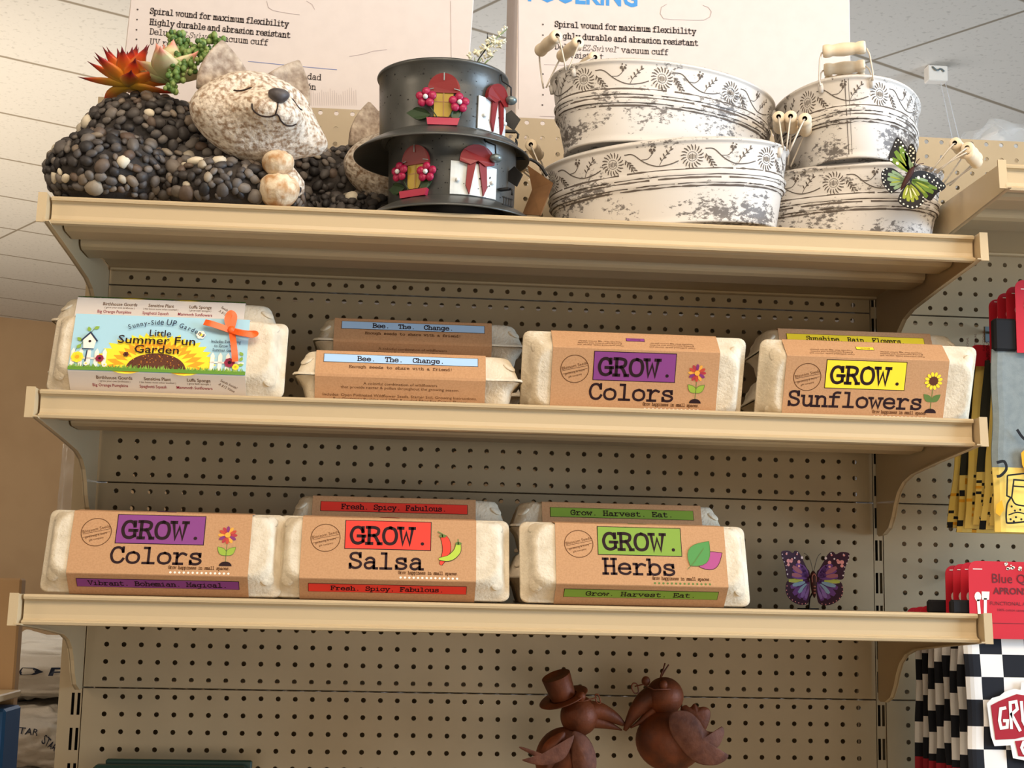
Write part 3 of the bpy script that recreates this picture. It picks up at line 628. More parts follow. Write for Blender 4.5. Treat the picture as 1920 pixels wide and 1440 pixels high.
def summer_face(c):
    yb, yt = -LT[0], LT[0]
    c.rect(-SW, yb, SW, yt, 17, 1)
    rr = random.Random(3); cx, cy = -.002, yb + .004
    c.poly([(cx + .060 * math.cos(a), cy + .044 * math.sin(a)) for a in [pi * k / 24 for k in range(25)]], 9, 1.5)
    for lay, (r0, n, m_, wd) in enumerate(((.066, 22, 9, .0235), (.050, 21, 18, .0145), (.040, 17, 9, .0075))):
        for k in range(n + 1):
            a = pi * (k + (.5 if lay else 0)) / n
            if a > pi * .985 or a < .02 * pi: continue
            ln = r0 * (1 - .12 * abs(math.cos(a)) * 0 + rr.uniform(-.05, .05)) * (1.0 - .30 * math.sin(a) ** 2)
            leaf2d(c, cx + .012 * math.cos(a), cy + .006 * math.sin(a), ln * 1.0, wd, a, m_, 2 + lay)
    c.poly([(cx + .0375 * math.cos(a), cy + .0235 * math.sin(a)) for a in [pi * k / 20 for k in range(21)]], 10, 6)
    for k in range(110):
        a, q = rr.uniform(0, pi), rr.uniform(.2, .97) ** .5
        c.disc((cx + .0375 * q * math.cos(a), cy + .0225 * q * math.sin(a)), .0006, rr.choice((1, 18, 3)), 7, 5)
    c.rect(-SW, yb, SW, yb + .0052, 19, 8)
    for k in range(190):
        x = rr.uniform(-SW + .001, SW - .001); h = rr.uniform(.002, .0065)
        c.poly([(x - .0009, yb + .004), (x + .0009, yb + .004), (x + rr.uniform(-.0016, .0016), yb + .0045 + h)], rr.choice((19, 20)), 9)
    for s in (-1, 1):
        for k in range(6):
            x = s * (.107 - k * .0098)
            if s > 0 and k == 0: continue
            if abs(x) < .066: continue
            c.poly([(x - .0026, yb + .004), (x + .0026, yb + .004), (x + .0026, yb + .027), (x, yb + .032), (x - .0026, yb + .027)], 15, 5)
        c.rect(min(s * .108, s * .066), yb + .016, max(s * .108, s * .066), yb + .0185, 15, 5)
    bx, by = -.088, yb + .040                       # birdhouse on a pole
    c.line([(bx - .002, by - .012), (bx - .003, yb + .005)], .0016, 21, 10); c.line([(bx - .009, by - .010), (bx + .006, by - .010)], .0012, 21, 11)
    c.poly([(bx - .007, by - .009), (bx + .006, by - .009), (bx + .008, by + .004), (bx, by + .013), (bx - .009, by + .004)], 15, 11)
    c.line([(bx - .0105, by + .002), (bx - .0005, by + .014), (bx + .0095, by + .001)], .0022, 21, 12); c.disc((bx, by + .001), .0018, 1, 12, 10)
    c.line([(p.x, p.y) for p in smooth_path([(-.107, yb + .016, 0), (-.104, yb + .030, 0), (-.097, yb + .040, 0), (-.084, yb + .062, 0)], 5)], .0007, 16, 5)
    for (x, y, a) in ((-.103, .031, 1), (-.099, .042, 2.4), (-.094, .048, .4), (-.090, .056, 1.9), (-.085, .060, .5)): leaf2d(c, x, yb + y, .0075, .005, a, 20, 6)
    def fl(x, y, r, m1, m2, n=8, L=11):
        for k in range(n): c.disc((x + r * .62 * math.cos(2 * pi * k / n), y + r * .62 * math.sin(2 * pi * k / n)), r * .45, m1, L, 8)
        c.disc((x, y), r * .36, m2, L + 1, 8)
    fl(-.101, yb + .018, .0075, 9, 18); fl(-.073, yb + .017, .0050, 22, 1); fl(-.089, yb + .009, .003, 15, 9); fl(-.066, yb + .008, .003, 15, 9)
    fl(.090, yb + .017, .0065, 22, 1); fl(.098, yb + .011, .0042, 9, 18); fl(.0505, yb + .056, .0058, 15, 9, 6); fl(-.041, yb + .024, .0035, 10, 1, 6, 11)
    for (x, y, a) in ((.103, .020, 1.2), (.106, .028, 2.2), (.101, .014, .2)): leaf2d(c, x, yb + y, .007, .0045, a, 20, 6)
    # arched upper line, then the title
    t1 = 'Sunny-Side UP Gardens'
    n = len(t1); x = -.042
    for i, ch in enumerate(t1):
        h = .0125 if 9 <= i <= 12 else .0098
        wch = {'i': .0022, 'l': .0022, ' ': .0030, '-': .0035, 'U': .0068, 'P': .0062, 'G': .0062, 'S': .0053, 'y': .0046}.get(ch, .0046)
        t = (x + wch / 2 + .002) / .046
        if ch != ' ': c.sans(ch, x + wch / 2, yb + .0688 - .0115 * t * t, h, 21, 13, rot=-.48 * t, sx=.82, bold=.012)
        x += wch
    c.sans('Little', -.001, yb + .0515, .0138, 1, 13, bold=.008); c.sans('Summer Fun', -.004, yb + .0400, .0168, 1, 13, sx=1.15, bold=.010, rot=.0); c.sans('Garden', -.003, yb + .0268, .0165, 1, 13, sx=1.15, bold=.010)
    for k, tx in enumerate(('Includes Everything', 'to Grow Your', 'Summer Garden')): c.sans(tx, .083, yb + .0455 - k * .0063, .0062, 21, 10, sx=.78, bold=.01)
CART = {}
def carton(kind, label, uc, y, zs, tilt, group, dx=0.0, stack=0, yaw=0.0, v=None):
    """tilt: None = lying flat, else lid turned to the front by `tilt` degrees (90 = upright)"""
    key = kind
    if key in CART:
        t = dup(CART[key], label, group=group)
    else:
        t = thing('seed_kit_carton', label, 'egg carton', group=group)
        i = len(CART) * 3.7
        carton_base(Vector((i, 0, 0))).build('carton_base', M_pulp, t); carton_lid(Vector((0, i, 0))).build('carton_lid', M_pulp, t)
        off = {'summer': -.008, 'bee': -.010, 'colors': -.002, 'salsa': -.006, 'herbs': .004, 'sunflowers': -.010}[kind]
        m, mats = sleeve(kind)
        m.xf(Matrix.Translation((off, 0, 0))); m.build('paper_sleeve', mats, t)
        CART[key] = t
    a = R(tilt) if tilt is not None else 0.0
    Rx = Matrix.Rotation(R(yaw), 3, 'Z') @ Matrix.Rotation(a, 3, 'X')
    lo = 1e9; fr = 1e9
    hx = CL / 2
    for (yy, zz) in ((CW / 2 + .0042, FZ), (CW / 2 + .0042, FZ - .0035), (CW / 2 - .0112, CH + .0008), (CW / 2 - .013, -.0006)):
        for s in (-1, 1):
            q = Rx @ Vector((0, s * yy, zz)); lo = min(lo, q.z); fr = min(fr, q.y)
    z = zs - lo + stack * (CH + .0022) + .0004
    x = P(uc, v if v else 700 if zs > ZO + .3 else 1040, y=y).x
    t.location = (x, y - fr if tilt is not None else y + CW / 2 + .004, z)
    t.rotation_euler = (a, 0, R(yaw))
    return t
GA = 'seed kits on the middle shelf'; GB = 'seed kits on the lower shelf'
BACK, FWD = 71, 111
# middle shelf   (y = front-most point)
summer = carton('summer', 'sky blue Little Summer Fun Garden seed carton with orange ribbon, front left on middle shelf', 306, -.383, Z2, BACK, GA)
carton('summer', 'white sleeved seed carton lying just behind the blue Summer Fun Garden carton, topmost there', 304, -.304, Z2, None, GA, stack=1)
carton('summer', 'white sleeved seed carton hidden lowest behind the blue Summer Fun Garden carton', 304, -.304, Z2, None, GA)
carton('bee', 'brown Bee The Change seed carton with bright blue strip, lying flat in front', 766, -.362, Z2, None, GA)
carton('bee', 'brown Bee The Change seed carton in shade, topmost behind the front one', 786, -.225, Z2, None, GA, stack=1)
carton('bee', 'brown Bee The Change seed carton in shade, underneath the rear stack', 786, -.222, Z2, None, GA)
carton('colors', 'brown GROW Colors seed carton with purple block on middle shelf beside Sunflowers', 1197, -.378, Z2, FWD, GA)
carton('sunflowers', 'brown GROW Sunflowers seed carton with yellow block, upright at right end of middle shelf', 1643, -.376, Z2, FWD, GA)
carton('sunflowers', 'brown Sunshine Rain Flowers seed carton lying on the stack behind the GROW Sunflowers carton', 1622, -.268, Z2, None, GA, stack=1)
carton('sunflowers', 'brown seed carton at the bottom of the stack behind the GROW Sunflowers carton', 1612, -.268, Z2, None, GA)
# lower shelf
carton('colors', 'brown GROW Colors seed carton with purple block at left end of lower shelf', 300, -.388, Z3, BACK, GB)
carton('salsa', 'brown GROW Salsa seed carton with red block and two chilli peppers, front of lower shelf', 738, -.386, Z3, BACK, GB)
carton('salsa', 'brown Fresh Spicy Fabulous seed carton lying on the stack behind the GROW Salsa carton', 745, -.258, Z3, None, GB, stack=1)
carton('salsa', 'brown seed carton at the bottom of the stack behind the GROW Salsa carton', 747, -.258, Z3, None, GB)
carton('herbs', 'brown GROW Herbs seed carton with green block and two leaves, front of lower shelf', 1200, -.388, Z3, BACK, GB)
carton('herbs', 'brown Grow Harvest Eat seed carton lying on the stack behind the GROW Herbs carton', 1162, -.258, Z3, None, GB, stack=1)
carton('herbs', 'brown seed carton at the bottom of the stack behind the GROW Herbs carton', 1158, -.258, Z3, None, GB)
# orange ribbon bow tied on the Summer Fun carton
M_rib = mat('orange_ribbon', (240, 98, 34), .38, spec=.5)
def ribbon(m, pts, wd, tw=None):
    pts = smooth_path(pts, 6); n = len(pts); rings = []
    for i, p in enumerate(pts):
        t = (pts[min(i + 1, n - 1)] - pts[max(i - 1, 0)]).normalized()
        s = t.cross(Vector((0, 0, 1))); s = s.normalized() if s.length > .2 else Vector((1, 0, 0))
        if tw: s = (s * math.cos(tw * i / n) + Vector((0, 0, 1)) * math.sin(tw * i / n)).normalized()
        nn = t.cross(s) * .0004
        rings.append([p - s * wd / 2 - nn, p + s * wd / 2 - nn, p + s * wd / 2 + nn, p - s * wd / 2 + nn])
    m.loft(rings, 0, True, False, True, True)
m = MB(); z = CH + .0045
ribbon(m, [(.081, .022, z), (.070, .024, z + .004), (.055, .028, z + .006), (.046, .031, z + .004)], .0085)
ribbon(m, [(.081, .022, z), (.092, .015, z + .008), (.108, .012, z + .009), (.112, .017, z + .004), (.100, .019, z), (.084, .022, z)], .0080)
ribbon(m, [(.081, .022, z), (.085, .004, z + .004), (.088, -.013, z + .004), (.0895, -.024, z + .002)], .0080)
ribbon(m, [(.081, .022, z + .001), (.075, .035, z + .004), (.078, .046, z + .004), (.083, .041, z + .003), (.081, .024, z + .002)], .0080)
m.ellipsoid((.081, .022, z + .002), (.005, .006, .004), 10, 8)
m.build('ribbon_bow', M_rib, summer, label='orange satin ribbon bow')
# ------------------------------------------------------------------ stone cat planters
M_peb = mat('pebbles', (60, 55, 50), .55, island=True, spec=.45, bump=.15, bscale=120, ramp=[(0, (34, 31, 31)), (.30, (64, 59, 57)), (.60, (92, 86, 82)), (.82, (118, 110, 102)), (.90, (84, 66, 54)), (.965, (142, 130, 114)), (.992, (222, 212, 190))])
M_mort = mat('dark_mortar', (46, 42, 40), .9, c2=(66, 60, 56), nscale=60, bump=.5, bscale=150)
M_conc = mat('whitewashed_concrete', (232, 220, 204), .85, c2=(158, 132, 108), nscale=150, nmix=(.42, .64), bump=.7, bscale=170, detail=12, spec=.2)
M_ear = mat('ear_concrete', (190, 176, 160), .9, c2=(124, 106, 92), nscale=90, nmix=(.35, .7), bump=.5, bscale=110, detail=8, spec=.2)
M_paw = mat('ochre_paw', (226, 208, 180), .85, c2=(184, 142, 98), nscale=60, nmix=(.42, .62), bump=.5, bscale=120, detail=8)
M_nose = mat('nose_grey', (70, 64, 64), .5, c2=(96, 90, 90), nscale=60)
M_line = mat('face_line', (46, 34, 30), .9)
M_leaf = mat('succulent_leaf', (200, 100, 60), .45, attr=True, spec=.4)
def stone_shape(rnd, L, W, H):
    bm = bmesh.new(); bmesh.ops.create_icosphere(bm, subdivisions=2, radius=1)
    o = Vector((rnd.uniform(0, 90), rnd.uniform(0, 90), 0)); vs = []
    for v in bm.verts:
        k = 1 + .22 * noise.noise(v.co * 1.1 + o)
        vs.append(Vector((v.co.x * L, v.co.y * W, v.co.z * H)) * k)
    fs = [tuple(v.index for v in f.verts) for f in bm.faces]; bm.free(); return vs, fs
_rs = random.Random(11); STONES = [stone_shape(_rs, 1, _rs.uniform(.6, .9), _rs.uniform(.45, .7)) for _ in range(14)]
def cat_planter(label, second=False):
    t = thing('stone_cat_planter', label, 'garden planter', group='stone cat planters on the top shelf')
    rnd = random.Random(5)
    E = [((-.082, -.012, .050), (.083, .074, .054)), ((-.047, .035, .112), (.090, .072, .062)), ((-.03, .035, .05), (.115, .085, .055)), ((.070, .0, .034), (.092, .078, .044)),
         ((.055, .028, .072), (.085, .065, .048)), ((.115, -.005, .030), (.055, .055, .034))]
    if second: E[4] = ((.028, .034, .112), (.085, .062, .060)); E[3] = ((.070, .0, .044), (.092, .074, .050))
    core = MB()
    def inside(p, skip, k=.94):
        for i, (c, r) in enumerate(E):
            if i == skip: continue
            d = Vector(((p.x - c[0]) / r[0], (p.y - c[1]) / r[1], (p.z - c[2]) / r[2]))
            if d.length < k: return True
        return False
    for c, r in E:
        def fn(d, c=c, r=r):
            q = Vector((d.x * r[0], d.y * r[1], d.z * r[2])) * .965
            if q.z + c[2] < .001: q.z = .001 - c[2]
            return q
        core.ellipsoid(c, r, 28, 18, 0, fn=fn)
    body = core.build('pebble_body', [M_mort, M_peb], t)
    m = MB(); placed = []
    for i, (c, r) in enumerate(E):
        area_ = (r[0] * r[1] + r[0] * r[2] + r[1] * r[2]) / 3 * 4 * pi
        for _ in range(int(area_ / .000030)):
            d = Vector((rnd.gauss(0, 1), rnd.gauss(0, 1), rnd.gauss(0, 1))).normalized()
            p = Vector((c[0] + d.x * r[0], c[1] + d.y * r[1], c[2] + d.z * r[2]))
            if p.z < .0115 or d.y > .75 or inside(p, i): continue
            L = rnd.choice((.0058, .0068, .0078, .0088, .0100, .0120)) * rnd.uniform(.85, 1.1)
            if any((p - q).length < (L + l2) * .60 for q, l2 in placed): continue
            placed.append((p, L))
            nrm = Vector((d.x / r[0], d.y / r[1], d.z / r[2])).normalized()
            q = nrm.to_track_quat('Z', 'X').to_matrix() @ Matrix.Rotation(rnd.uniform(0, 6.3), 3, 'Z') @ Matrix.Rotation(rnd.gauss(0, .25), 3, 'X')
            vs, fs = rnd.choice(STONES)
            m.add([p + q @ (v * L) for v in vs], fs, 0, True)
    stones = m.build('pebble_covering', [M_peb], t, recalc=False); stones['kind'] = 'stuff'
    # head: local frame, face towards -y
    HM = Matrix.Translation((.106, -.010 if second else -.035, .132)) @ Matrix.Rotation(R(22), 4, 'Z') @ Matrix.Rotation(R(7), 4, 'Y') @ Matrix.Rotation(R(-6), 4, 'X')
    def g(d, c, s): return math.exp(-((d - Vector(c).normalized()).length ** 2) / (2 * s * s))
    def head(d):
        p = Vector((d.x * .082, d.y * .060, d.z * .057))
        p.x *= 1 + .10 * max(0, -d.z) - .16 * max(0, d.z) ** 1.5
        k = 1 + .34 * g(d, (.12, -1, -.28), .30) + .13 * g(d, (-.12, -1, -.30), .26) + .06 * g(d, (0, -1, -.1), .5)
        k += .30 * g(d, (.92, -.40, -.46), .24) + .14 * g(d, (-.92, -.3, -.36), .34)       # cheeks
        k -= .15 * g(d, (.46, -.84, .14), .17) + .15 * g(d, (-.46, -.84, .14), .17); k += .08 * g(d, (.17, -1, -.36), .13) + .08 * g(d, (-.15, -1, -.36), .13)         # eye hollows
        k += .05 * g(d, (.5, -.7, .45), .2) + .05 * g(d, (-.5, -.7, .45), .2)
        k += .16 * g(d, (0, -.1, -1), .35)
        k += .012 * noise.noise(d * 5)
        return p * k
    m = MB(); m.ellipsoid((0, 0, 0), (1, 1, 1), 56, 40, 0, HM, head)
    # the ellipsoid was built around the origin of HM
    ho = m.build('cat_head', [M_conc], t, label='whitewashed concrete cat head asleep')
    def onface(x, z, lift=.0006):
        # point on the head surface for a face direction
        d = Vector((x, -1, z)).normalized(); q = head(d); return HM @ (q * (1 + lift / q.length))
    for s in (-1, 1):
        m = MB(); rings = []
        for k in range(10):
            tt = k / 9; w_ = .036 * (1 - tt ** 1.9) + .002; th = .016 * (1 - tt) + .003
            base = Vector(((s * (.045 + .012 * tt) if s < 0 else .034 + .016 * tt), .006 + .006 * tt, (.030 if s < 0 else .036) + .070 * tt))
            ring = []
            for j in range(20):
                a = 2 * pi * j / 20
                yy = th * math.sin(a)
                if math.sin(a) < 0: yy = -th * .25 - (-math.sin(a)) * th * .2 + (1 - abs(math.cos(a))) * .014 * (1 - tt) * math.sin(pi * min(1, tt + .25))
                ring.append(HM @ (base + Vector((w_ * math.cos(a), yy, -.010 * (1 - tt) * math.cos(a) * s))))
            rings.append(ring)
        m.loft(rings, 0, True, True, True, True); m.build('ear', [M_ear], ho)
    m = MB(); m.ellipsoid(onface(.02, -.10, .004), (.0165, .0135, .0115), 18, 12, 0, None, lambda d: Matrix.Rotation(R(22), 3, 'Z') @ Vector((d.x * .0135 * (1 + .35 * d.z), d.y * .011, d.z * .0098))); m.build('nose', [M_nose], ho)
    for s in (-1, 1):
        m = MB(); pts = [onface(s * .52 + .20 * c, .10 - .055 * (1 - c * c) + .03 * c * s * -1 - .0 * s, .0002) for c in (-1, -.6, -.2, .2, .6, 1)]
        m.tube(smooth_path(pts, 3), [.0008] + [.0016] * 14 + [.0008], 6); m.build('closed_eye', [M_line], ho)
    m = MB()
    pts = [onface(.02 + a, b, .0004) for a, b in ((-.27, -.32), (-.25, -.42), (-.16, -.49), (-.05, -.47), (.02, -.40), (.09, -.48), (.18, -.53), (.28, -.51), (.33, -.44))]
    m.tube(smooth_path(pts, 3), .0010, 6); m.tube([onface(.02, -.20, .0004), onface(.02, -.30, .0004), onface(.02, -.40, .0004)], .0010, 6); m.build('mouth_line', [M_line], ho)
    for (x, y, z, rz, sc) in ((.140, -.062, .060, 18, .86), (.142, -.054, .026, 10, 1.12)):
        m = MB()
        def paw(d, sc=sc):
            q = Vector((d.x * .024, d.y * .030, d.z * .021)) * sc
            q.x *= 1 + .12 * d.z
            q *= 1 - .16 * sum(math.exp(-((d.x - c) / .10) ** 2) for c in (-.34, .08, .48)) * max(0, -d.y)
            return q
        Mx = Matrix.Rotation(R(rz), 4, 'Z'); m.ellipsoid((x, y, z), (1, 1, 1), 28, 18, 0, Mx, paw); m.build('paw', [M_paw], t)
    m = MB(); m.tube([(.146, -.040, .052), (.152, -.015, .045), (.150, .01, .035)], [.017, .021, .022], 14); m.build('foreleg', [M_conc], t)
    if second: return t
    # succulents set in the back
    def spiky(c, n, ln, wd, cols, tilt, name, rs, wide=1.0, up=.2, curl=.3):
        rr = random.Random(rs); m = MB()
        for k in range(n):
            f = k / n; az = k * 2.39996 + rr.uniform(-.2, .2); el = R(tilt[0] + (tilt[1] - tilt[0]) * f) + rr.uniform(-.1, .1)
            l = ln * (1 - .35 * f) * rr.uniform(.85, 1.1); d = Vector((math.cos(az) * math.cos(el), math.sin(az) * math.cos(el), math.sin(el)))
            side = Vector((-math.sin(az), math.cos(az), 0)); upv = side.cross(d) * -1
            if upv.z < 0: upv = -upv
            rings = []; cc = []
            for j in range(9):
                q = j / 8; p = Vector(c) + d * l * q + upv * (curl * l * q * q * (.5 - .4 * f))
                w_ = wd * (math.sin(pi * min(1, q * .82 + .16)) ** wide) * (1 - q ** 4) + .0002; th = wd * .28 * (1 - q ** 2) + .0002
                rings.append([p + side * w_ * math.cos(a) * .5 + upv * (th * math.sin(a) * .5 + w_ * .14 * abs(math.cos(a))) for a in [2 * pi * i / 8 for i in range(8)]])
                a_, b_ = cols[0], cols[1] if rr.random() < .7 else cols[2]
                mixv = min(1, max(0, (q - .15) / .6)); col = tuple(lin(a_)[i] * (1 - mixv) + lin(b_)[i] * mixv for i in range(3)) + (1,)
                if q > .86: col = lin(cols[3])
                cc += [col] * 8
            m.loft(rings, 0, True, True, True, True, cc)
        return m.build(name, [M_leaf], t)
    spiky((-.074, .018, .186), 36, .076, .0255, ((240, 190, 70), (214, 70, 40), (190, 50, 40), (110, 26, 32)), (-14, 78), 'red_succulent', 4, 1.0, curl=.35)
    spiky((-.014, -.012, .186), 14, .064, .040, ((176, 190, 132), (224, 196, 160), (206, 200, 150), (226, 150, 130)), (0, 80), 'pale_succulent', 9, .8, curl=.5)
    rr = random.Random(2); m = MB()
    strands = [[(-0.005, -0.022, 0.217), (-0.003, -0.036, 0.196), (-0.005, -0.040, 0.175), (-0.006, -0.044, 0.158)], [(0.013, -0.010, 0.230), (0.007, -0.028, 0.211), (0.003, -0.036, 0.188), (-0.001, -0.040, 0.167)],
               [(0.017, 0.010, 0.240), (0.029, -0.010, 0.238), (0.035, -0.018, 0.223), (0.029, -0.022, 0.209)], [(0.025, 0.015, 0.245), (0.043, 0.008, 0.255), (0.051, 0.002, 0.244), (0.047, 0.000, 0.230)], [(0.005, 0.000, 0.236), (-0.001, -0.014, 0.246), (-0.011, -0.016, 0.242), (-0.005, -0.018, 0.230)], [(0.025, 0.000, 0.225), (0.019, -0.018, 0.225), (0.017, -0.026, 0.209), (0.015, -0.028, 0.194)]]
    for st in strands:
        pth = smooth_path(st, 4); m.tube(pth, .0012, 5, 0, col=lin((110, 130, 70)))
        for p in pth:
            for _ in range(3):
                q = p + Vector((rr.uniform(-.008, .008), rr.uniform(-.008, .004), rr.uniform(-.004, .004))); r_ = rr.uniform(.0026, .0043)
                m.ellipsoid(q, (r_, r_, r_ * 1.15), 10, 7, 0, col=lin(rr.choice(((88, 118, 56), (108, 136, 70), (70, 100, 46), (134, 154, 88)))))
    m.build('bead_succulent', [M_leaf], t)
    return t
cat = cat_planter('stone cat planter with succulents, sleeping face in full view at left of top shelf')
cat.location = P(327, 372, y=-.325); cat.location.z = Z1; cat.rotation_euler = (0, 0, 0)
cat2 = cat_planter('pebble covered stone cat planter half hidden behind the dark metal hat planters', True)
cat2.location = (cat.location.x + .193, -.134, Z1)
# ------------------------------------------------------------------ dark metal top hat fairy-house planters
M_hat = mat('galvanised_dark', (90, 91, 89), .36, metal=.45, c2=(74, 75, 73), nscale=14, bump=.03, bscale=300, spec=.5)
M_hatpt = mat('speckle_black', (22, 20, 22), .6); M_red = mat('enamel_red', (122, 24, 26), .4); M_pinkf = mat('enamel_pink', (160, 26, 70), .35); M_pinkd = mat('enamel_rose', (166, 36, 66), .4)
M_doorw = mat('enamel_white', (222, 226, 226), .35, c2=(196, 204, 206), nscale=30); M_gold = mat('window_gold', (172, 146, 52), .4); M_lf = mat('tin_leaf', (46, 66, 40), .5); M_blk = mat('black_tin', (20, 18, 17), .5); M_bell = mat('tin_bell', (120, 132, 134), .35, metal=.5)
M_wood = mat('pale_wood', (234, 216, 188), .5, c2=(220, 196, 162), nscale=26)
M_wooddk = mat('brown_wood', (160, 124, 84), .7)
def hat_planter(label):
    t = thing('hat_planter', label, 'garden planter', group='dark metal hat planters')
    r0, r1, h = .0855, .0885, .113
    def rad(z): return r0 + (r1 - r0) * (z / h)
    m = MB()
    m.lathe([(.0, .020), (r0 - .003, .020), (r0, .022)] + [(rad(z), z) for z in (.025, .05, .08, h - .004)] + [(r1 + .0022, h - .003), (r1 + .0032, h - .0005), (r1 + .0022, h + .0018), (r1 - .0005, h + .0005), (r1 - .0015, h - .004), (rad(.05) - .0015, .05), (r0 - .0015, .024), (0, .023)], 72)
    m.build('crown', [M_hat], t)
    m = MB(); m.lathe([(r0 - .001, .0215), (r0 + .010, .0170), (.108, .0090), (.116, .0030), (.1195, .0002), (.1212, .0002), (.1212, .0020), (.117, .0052), (.109, .0112), (r0 + .010, .0192), (r0 - .001, .0242)], 72); m.build('brim', [M_hat], t)
    m = MB(); m.lathe([(0, -.006), (.066, -.006), (.070, -.004), (.074, .018), (.076, .084), (.074, .085), (.066, .03), (0, .03)], 40); m.build('inner_pot', [M_blk], t)
    def srf(a0):      # unwrap: x along the arc from angle a0 (0 = towards -y), y = height
        def f(x, y, l):
            a = a0 + x / rad(y); r_ = rad(y) + l
            return Vector((r_ * math.sin(a), -r_ * math.cos(a), y))
        return f
    rr = random.Random(8); m = MB(); c = Canvas(m, srf(0), .0003)
    for _ in range(110): c.disc((rr.uniform(-.13, .13), rr.uniform(.030, .106)), rr.choice((.0004, .0006, .0009, .0014)), 0, 1, 7, 1, rr.uniform(.6, 1))
    m.build('black_speckles', [M_hatpt], t); 
    def plate(pts, th, a0, mat_, name, lift=.0006, parent=None, lab=None):
        m = MB(); f = srf(a0); n = len(pts)
        fr = [f(p[0], p[1], lift + th) for p in pts]; bk = [f(p[0], p[1], lift) for p in pts]
        m.add(fr + bk, [tuple(range(n))] + [(i, (i + 1) % n, n + (i + 1) % n, n + i) for i in range(n)]); return m.build(name, [mat_], parent or t, label=lab)
    W0 = R(-2)
    arch = [(-.0175, .048)] + [(.0245 * math.cos(a) * .95, .070 + .0215 * math.sin(a)) for a in [pi - pi * k / 12 for k in range(13)]] + [(.0235, .048)]
    w_ = plate([(-.0125, .034), (.0125, .034), (.0125, .078), (-.0125, .078)], .002, W0, M_gold, 'window')
    m = MB(); c = Canvas(m, srf(W0), .0030); c.line([(0, .034), (0, .078)], .0012, 0); c.line([(-.0125, .054), (.0125, .054)], .0012, 0); m.build('window_bars', [M_wooddk], w_)
    aw = plate([(-.0205, .066)] + [(.0205 * math.cos(a), .070 + .0220 * math.sin(a)) for a in [pi - pi * k / 12 for k in range(13)]] + [(.0205, .066)], .0055, W0, M_red, 'awning')
    m = MB(); c = Canvas(m, srf(W0), .0066); c.line([(0, .082), (0, .0925)], .0014, 0); c.line([(-.020, .0695), (-.0125, .071)], .0012, 0); c.line([(.020, .0695), (.0125, .071)], .0012, 0); m.build('awning_rivets', [M_bell], aw)
    bx = plate([(-.019, .0215), (.017, .0215), (.0195, .031), (-.0205, .031)], .009, W0, M_pinkd, 'flower_box')
    for (x, y) in ((-.0215, .058), (.0185, .052)):
        m = MB(); f = srf(W0); cpt = f(x, y, .010)
        for k in range(5):
            a = 2 * pi * k / 5 + .3; p = f(x + .0080 * math.cos(a), y + .0080 * math.sin(a), .009); m.ellipsoid(p, (.0058, .0035, .0058), 12, 8)
        fo = m.build('tin_flower', [M_pinkf], t)
        m = MB(); m.ellipsoid(f(x, y, .0125), (.0034, .0028, .0034), 10, 7); m.build('flower_centre', [M_doorw], fo)
        m = MB(); m.tube([f(x, y - .004, .006), f(x * .6, .040, .006), f(x * .3, .030, .005)], .0007, 6); m.build('flower_stem', [M_lf], fo)
    for s, ln in ((-1, .032), (1, .016)):
        m = MB(); f = srf(W0); pts = []
        for k in range(17):
            tt = k / 16; q = tt * 2 if tt <= .5 else 2 - tt * 2; w2 = .0085 * math.sin(pi * q ** .9) * (1 if tt <= .5 else -1)
            pts.append((s * (.012 + ln * q) - .004, .036 + .004 * q + w2))
        fr = [f(p[0], p[1], .004 + .003 * abs(math.sin(i))) for i, p in enumerate(pts)]; bk = [f(p[0], p[1], .003) for p in pts]; n = len(pts)
        m.add(fr + bk, [tuple(range(n)), tuple(range(2 * n - 1, n - 1, -1))] + [(i, (i + 1) % n, n + (i + 1) % n, n + i) for i in range(n)]); m.build('tin_leaf', [M_lf], t)
    D0 = R(52)
    m = MB(); f = srf(D0); cols = []
    for k in range(13):
        x = -.034 + .065 * k / 12; zt_ = .069 - .003 * k / 12
        cols.append([f(x, .024, .0006), f(x, .024, .0026), f(x, zt_, .0026), f(x, zt_, .0006)])
    m.loft(cols, 0, True, False, True, True); dr = m.build('door', [M_doorw], t, label='white tin door')
    m = MB(); f = srf(D0)
    for (x, y) in ((-.025, .043), (.023, .045)):
        m = MB(); m.ellipsoid(f(x, y, .004), (.003, .003, .003), 10, 7); m.build('door_knob', [M_doorw], dr)
    m = MB(); c = Canvas(m, srf(D0), .0032); rr = random.Random(4)
    for _ in range(16): c.disc((rr.uniform(-.028, .024), rr.uniform(.014, .06)), rr.uniform(.0005, .0012), 0, 1, 7)
    m.build('door_speckles', [M_hatpt], dr)
    for s in (-1, 1): plate([(s * .002, .068), (s * .0125, .068), (s * .0145, .036), (s * .0095, .024)], .003, D0, M_red, 'red_drape', .003)
    plate([(-.023, .068)] + [(.023 * math.cos(a), .072 + .020 * math.sin(a)) for a in [pi - pi * k / 10 for k in range(11)]] + [(.023, .068), (.010, .064), (0, .070), (-.010, .064)], .007, D0, M_red, 'door_awning', .001)
    m = MB(); f = srf(D0 + R(6)); m.tube([f(0, .112, .001), f(0, .100, .004), f(.004, .096, .010), f(.011, .094, .012), f(.012, .082, .012)], .0011, 6); hk = m.build('bell_bracket', [M_blk], t)
    m = MB(); m.ellipsoid(f(.0125, .0765, .012), (.0085, .0085, .006), 14, 9); m.build('tin_bell', [M_bell], hk)
    # black tin sign, lantern hooks and little fence on the right-hand side
    f = srf(R(92)); m = MB(); o = f(0, .062, .001)
    m.prism([(o.x - .002, o.z - .004), (o.x + .012, o.z - .014), (o.x + .021, o.z + .002), (o.x + .008, o.z + .015), (o.x - .002, o.z + .008)], o.y - .001, o.y + .001, 'y'); m.build('tin_sign', [M_blk], t)
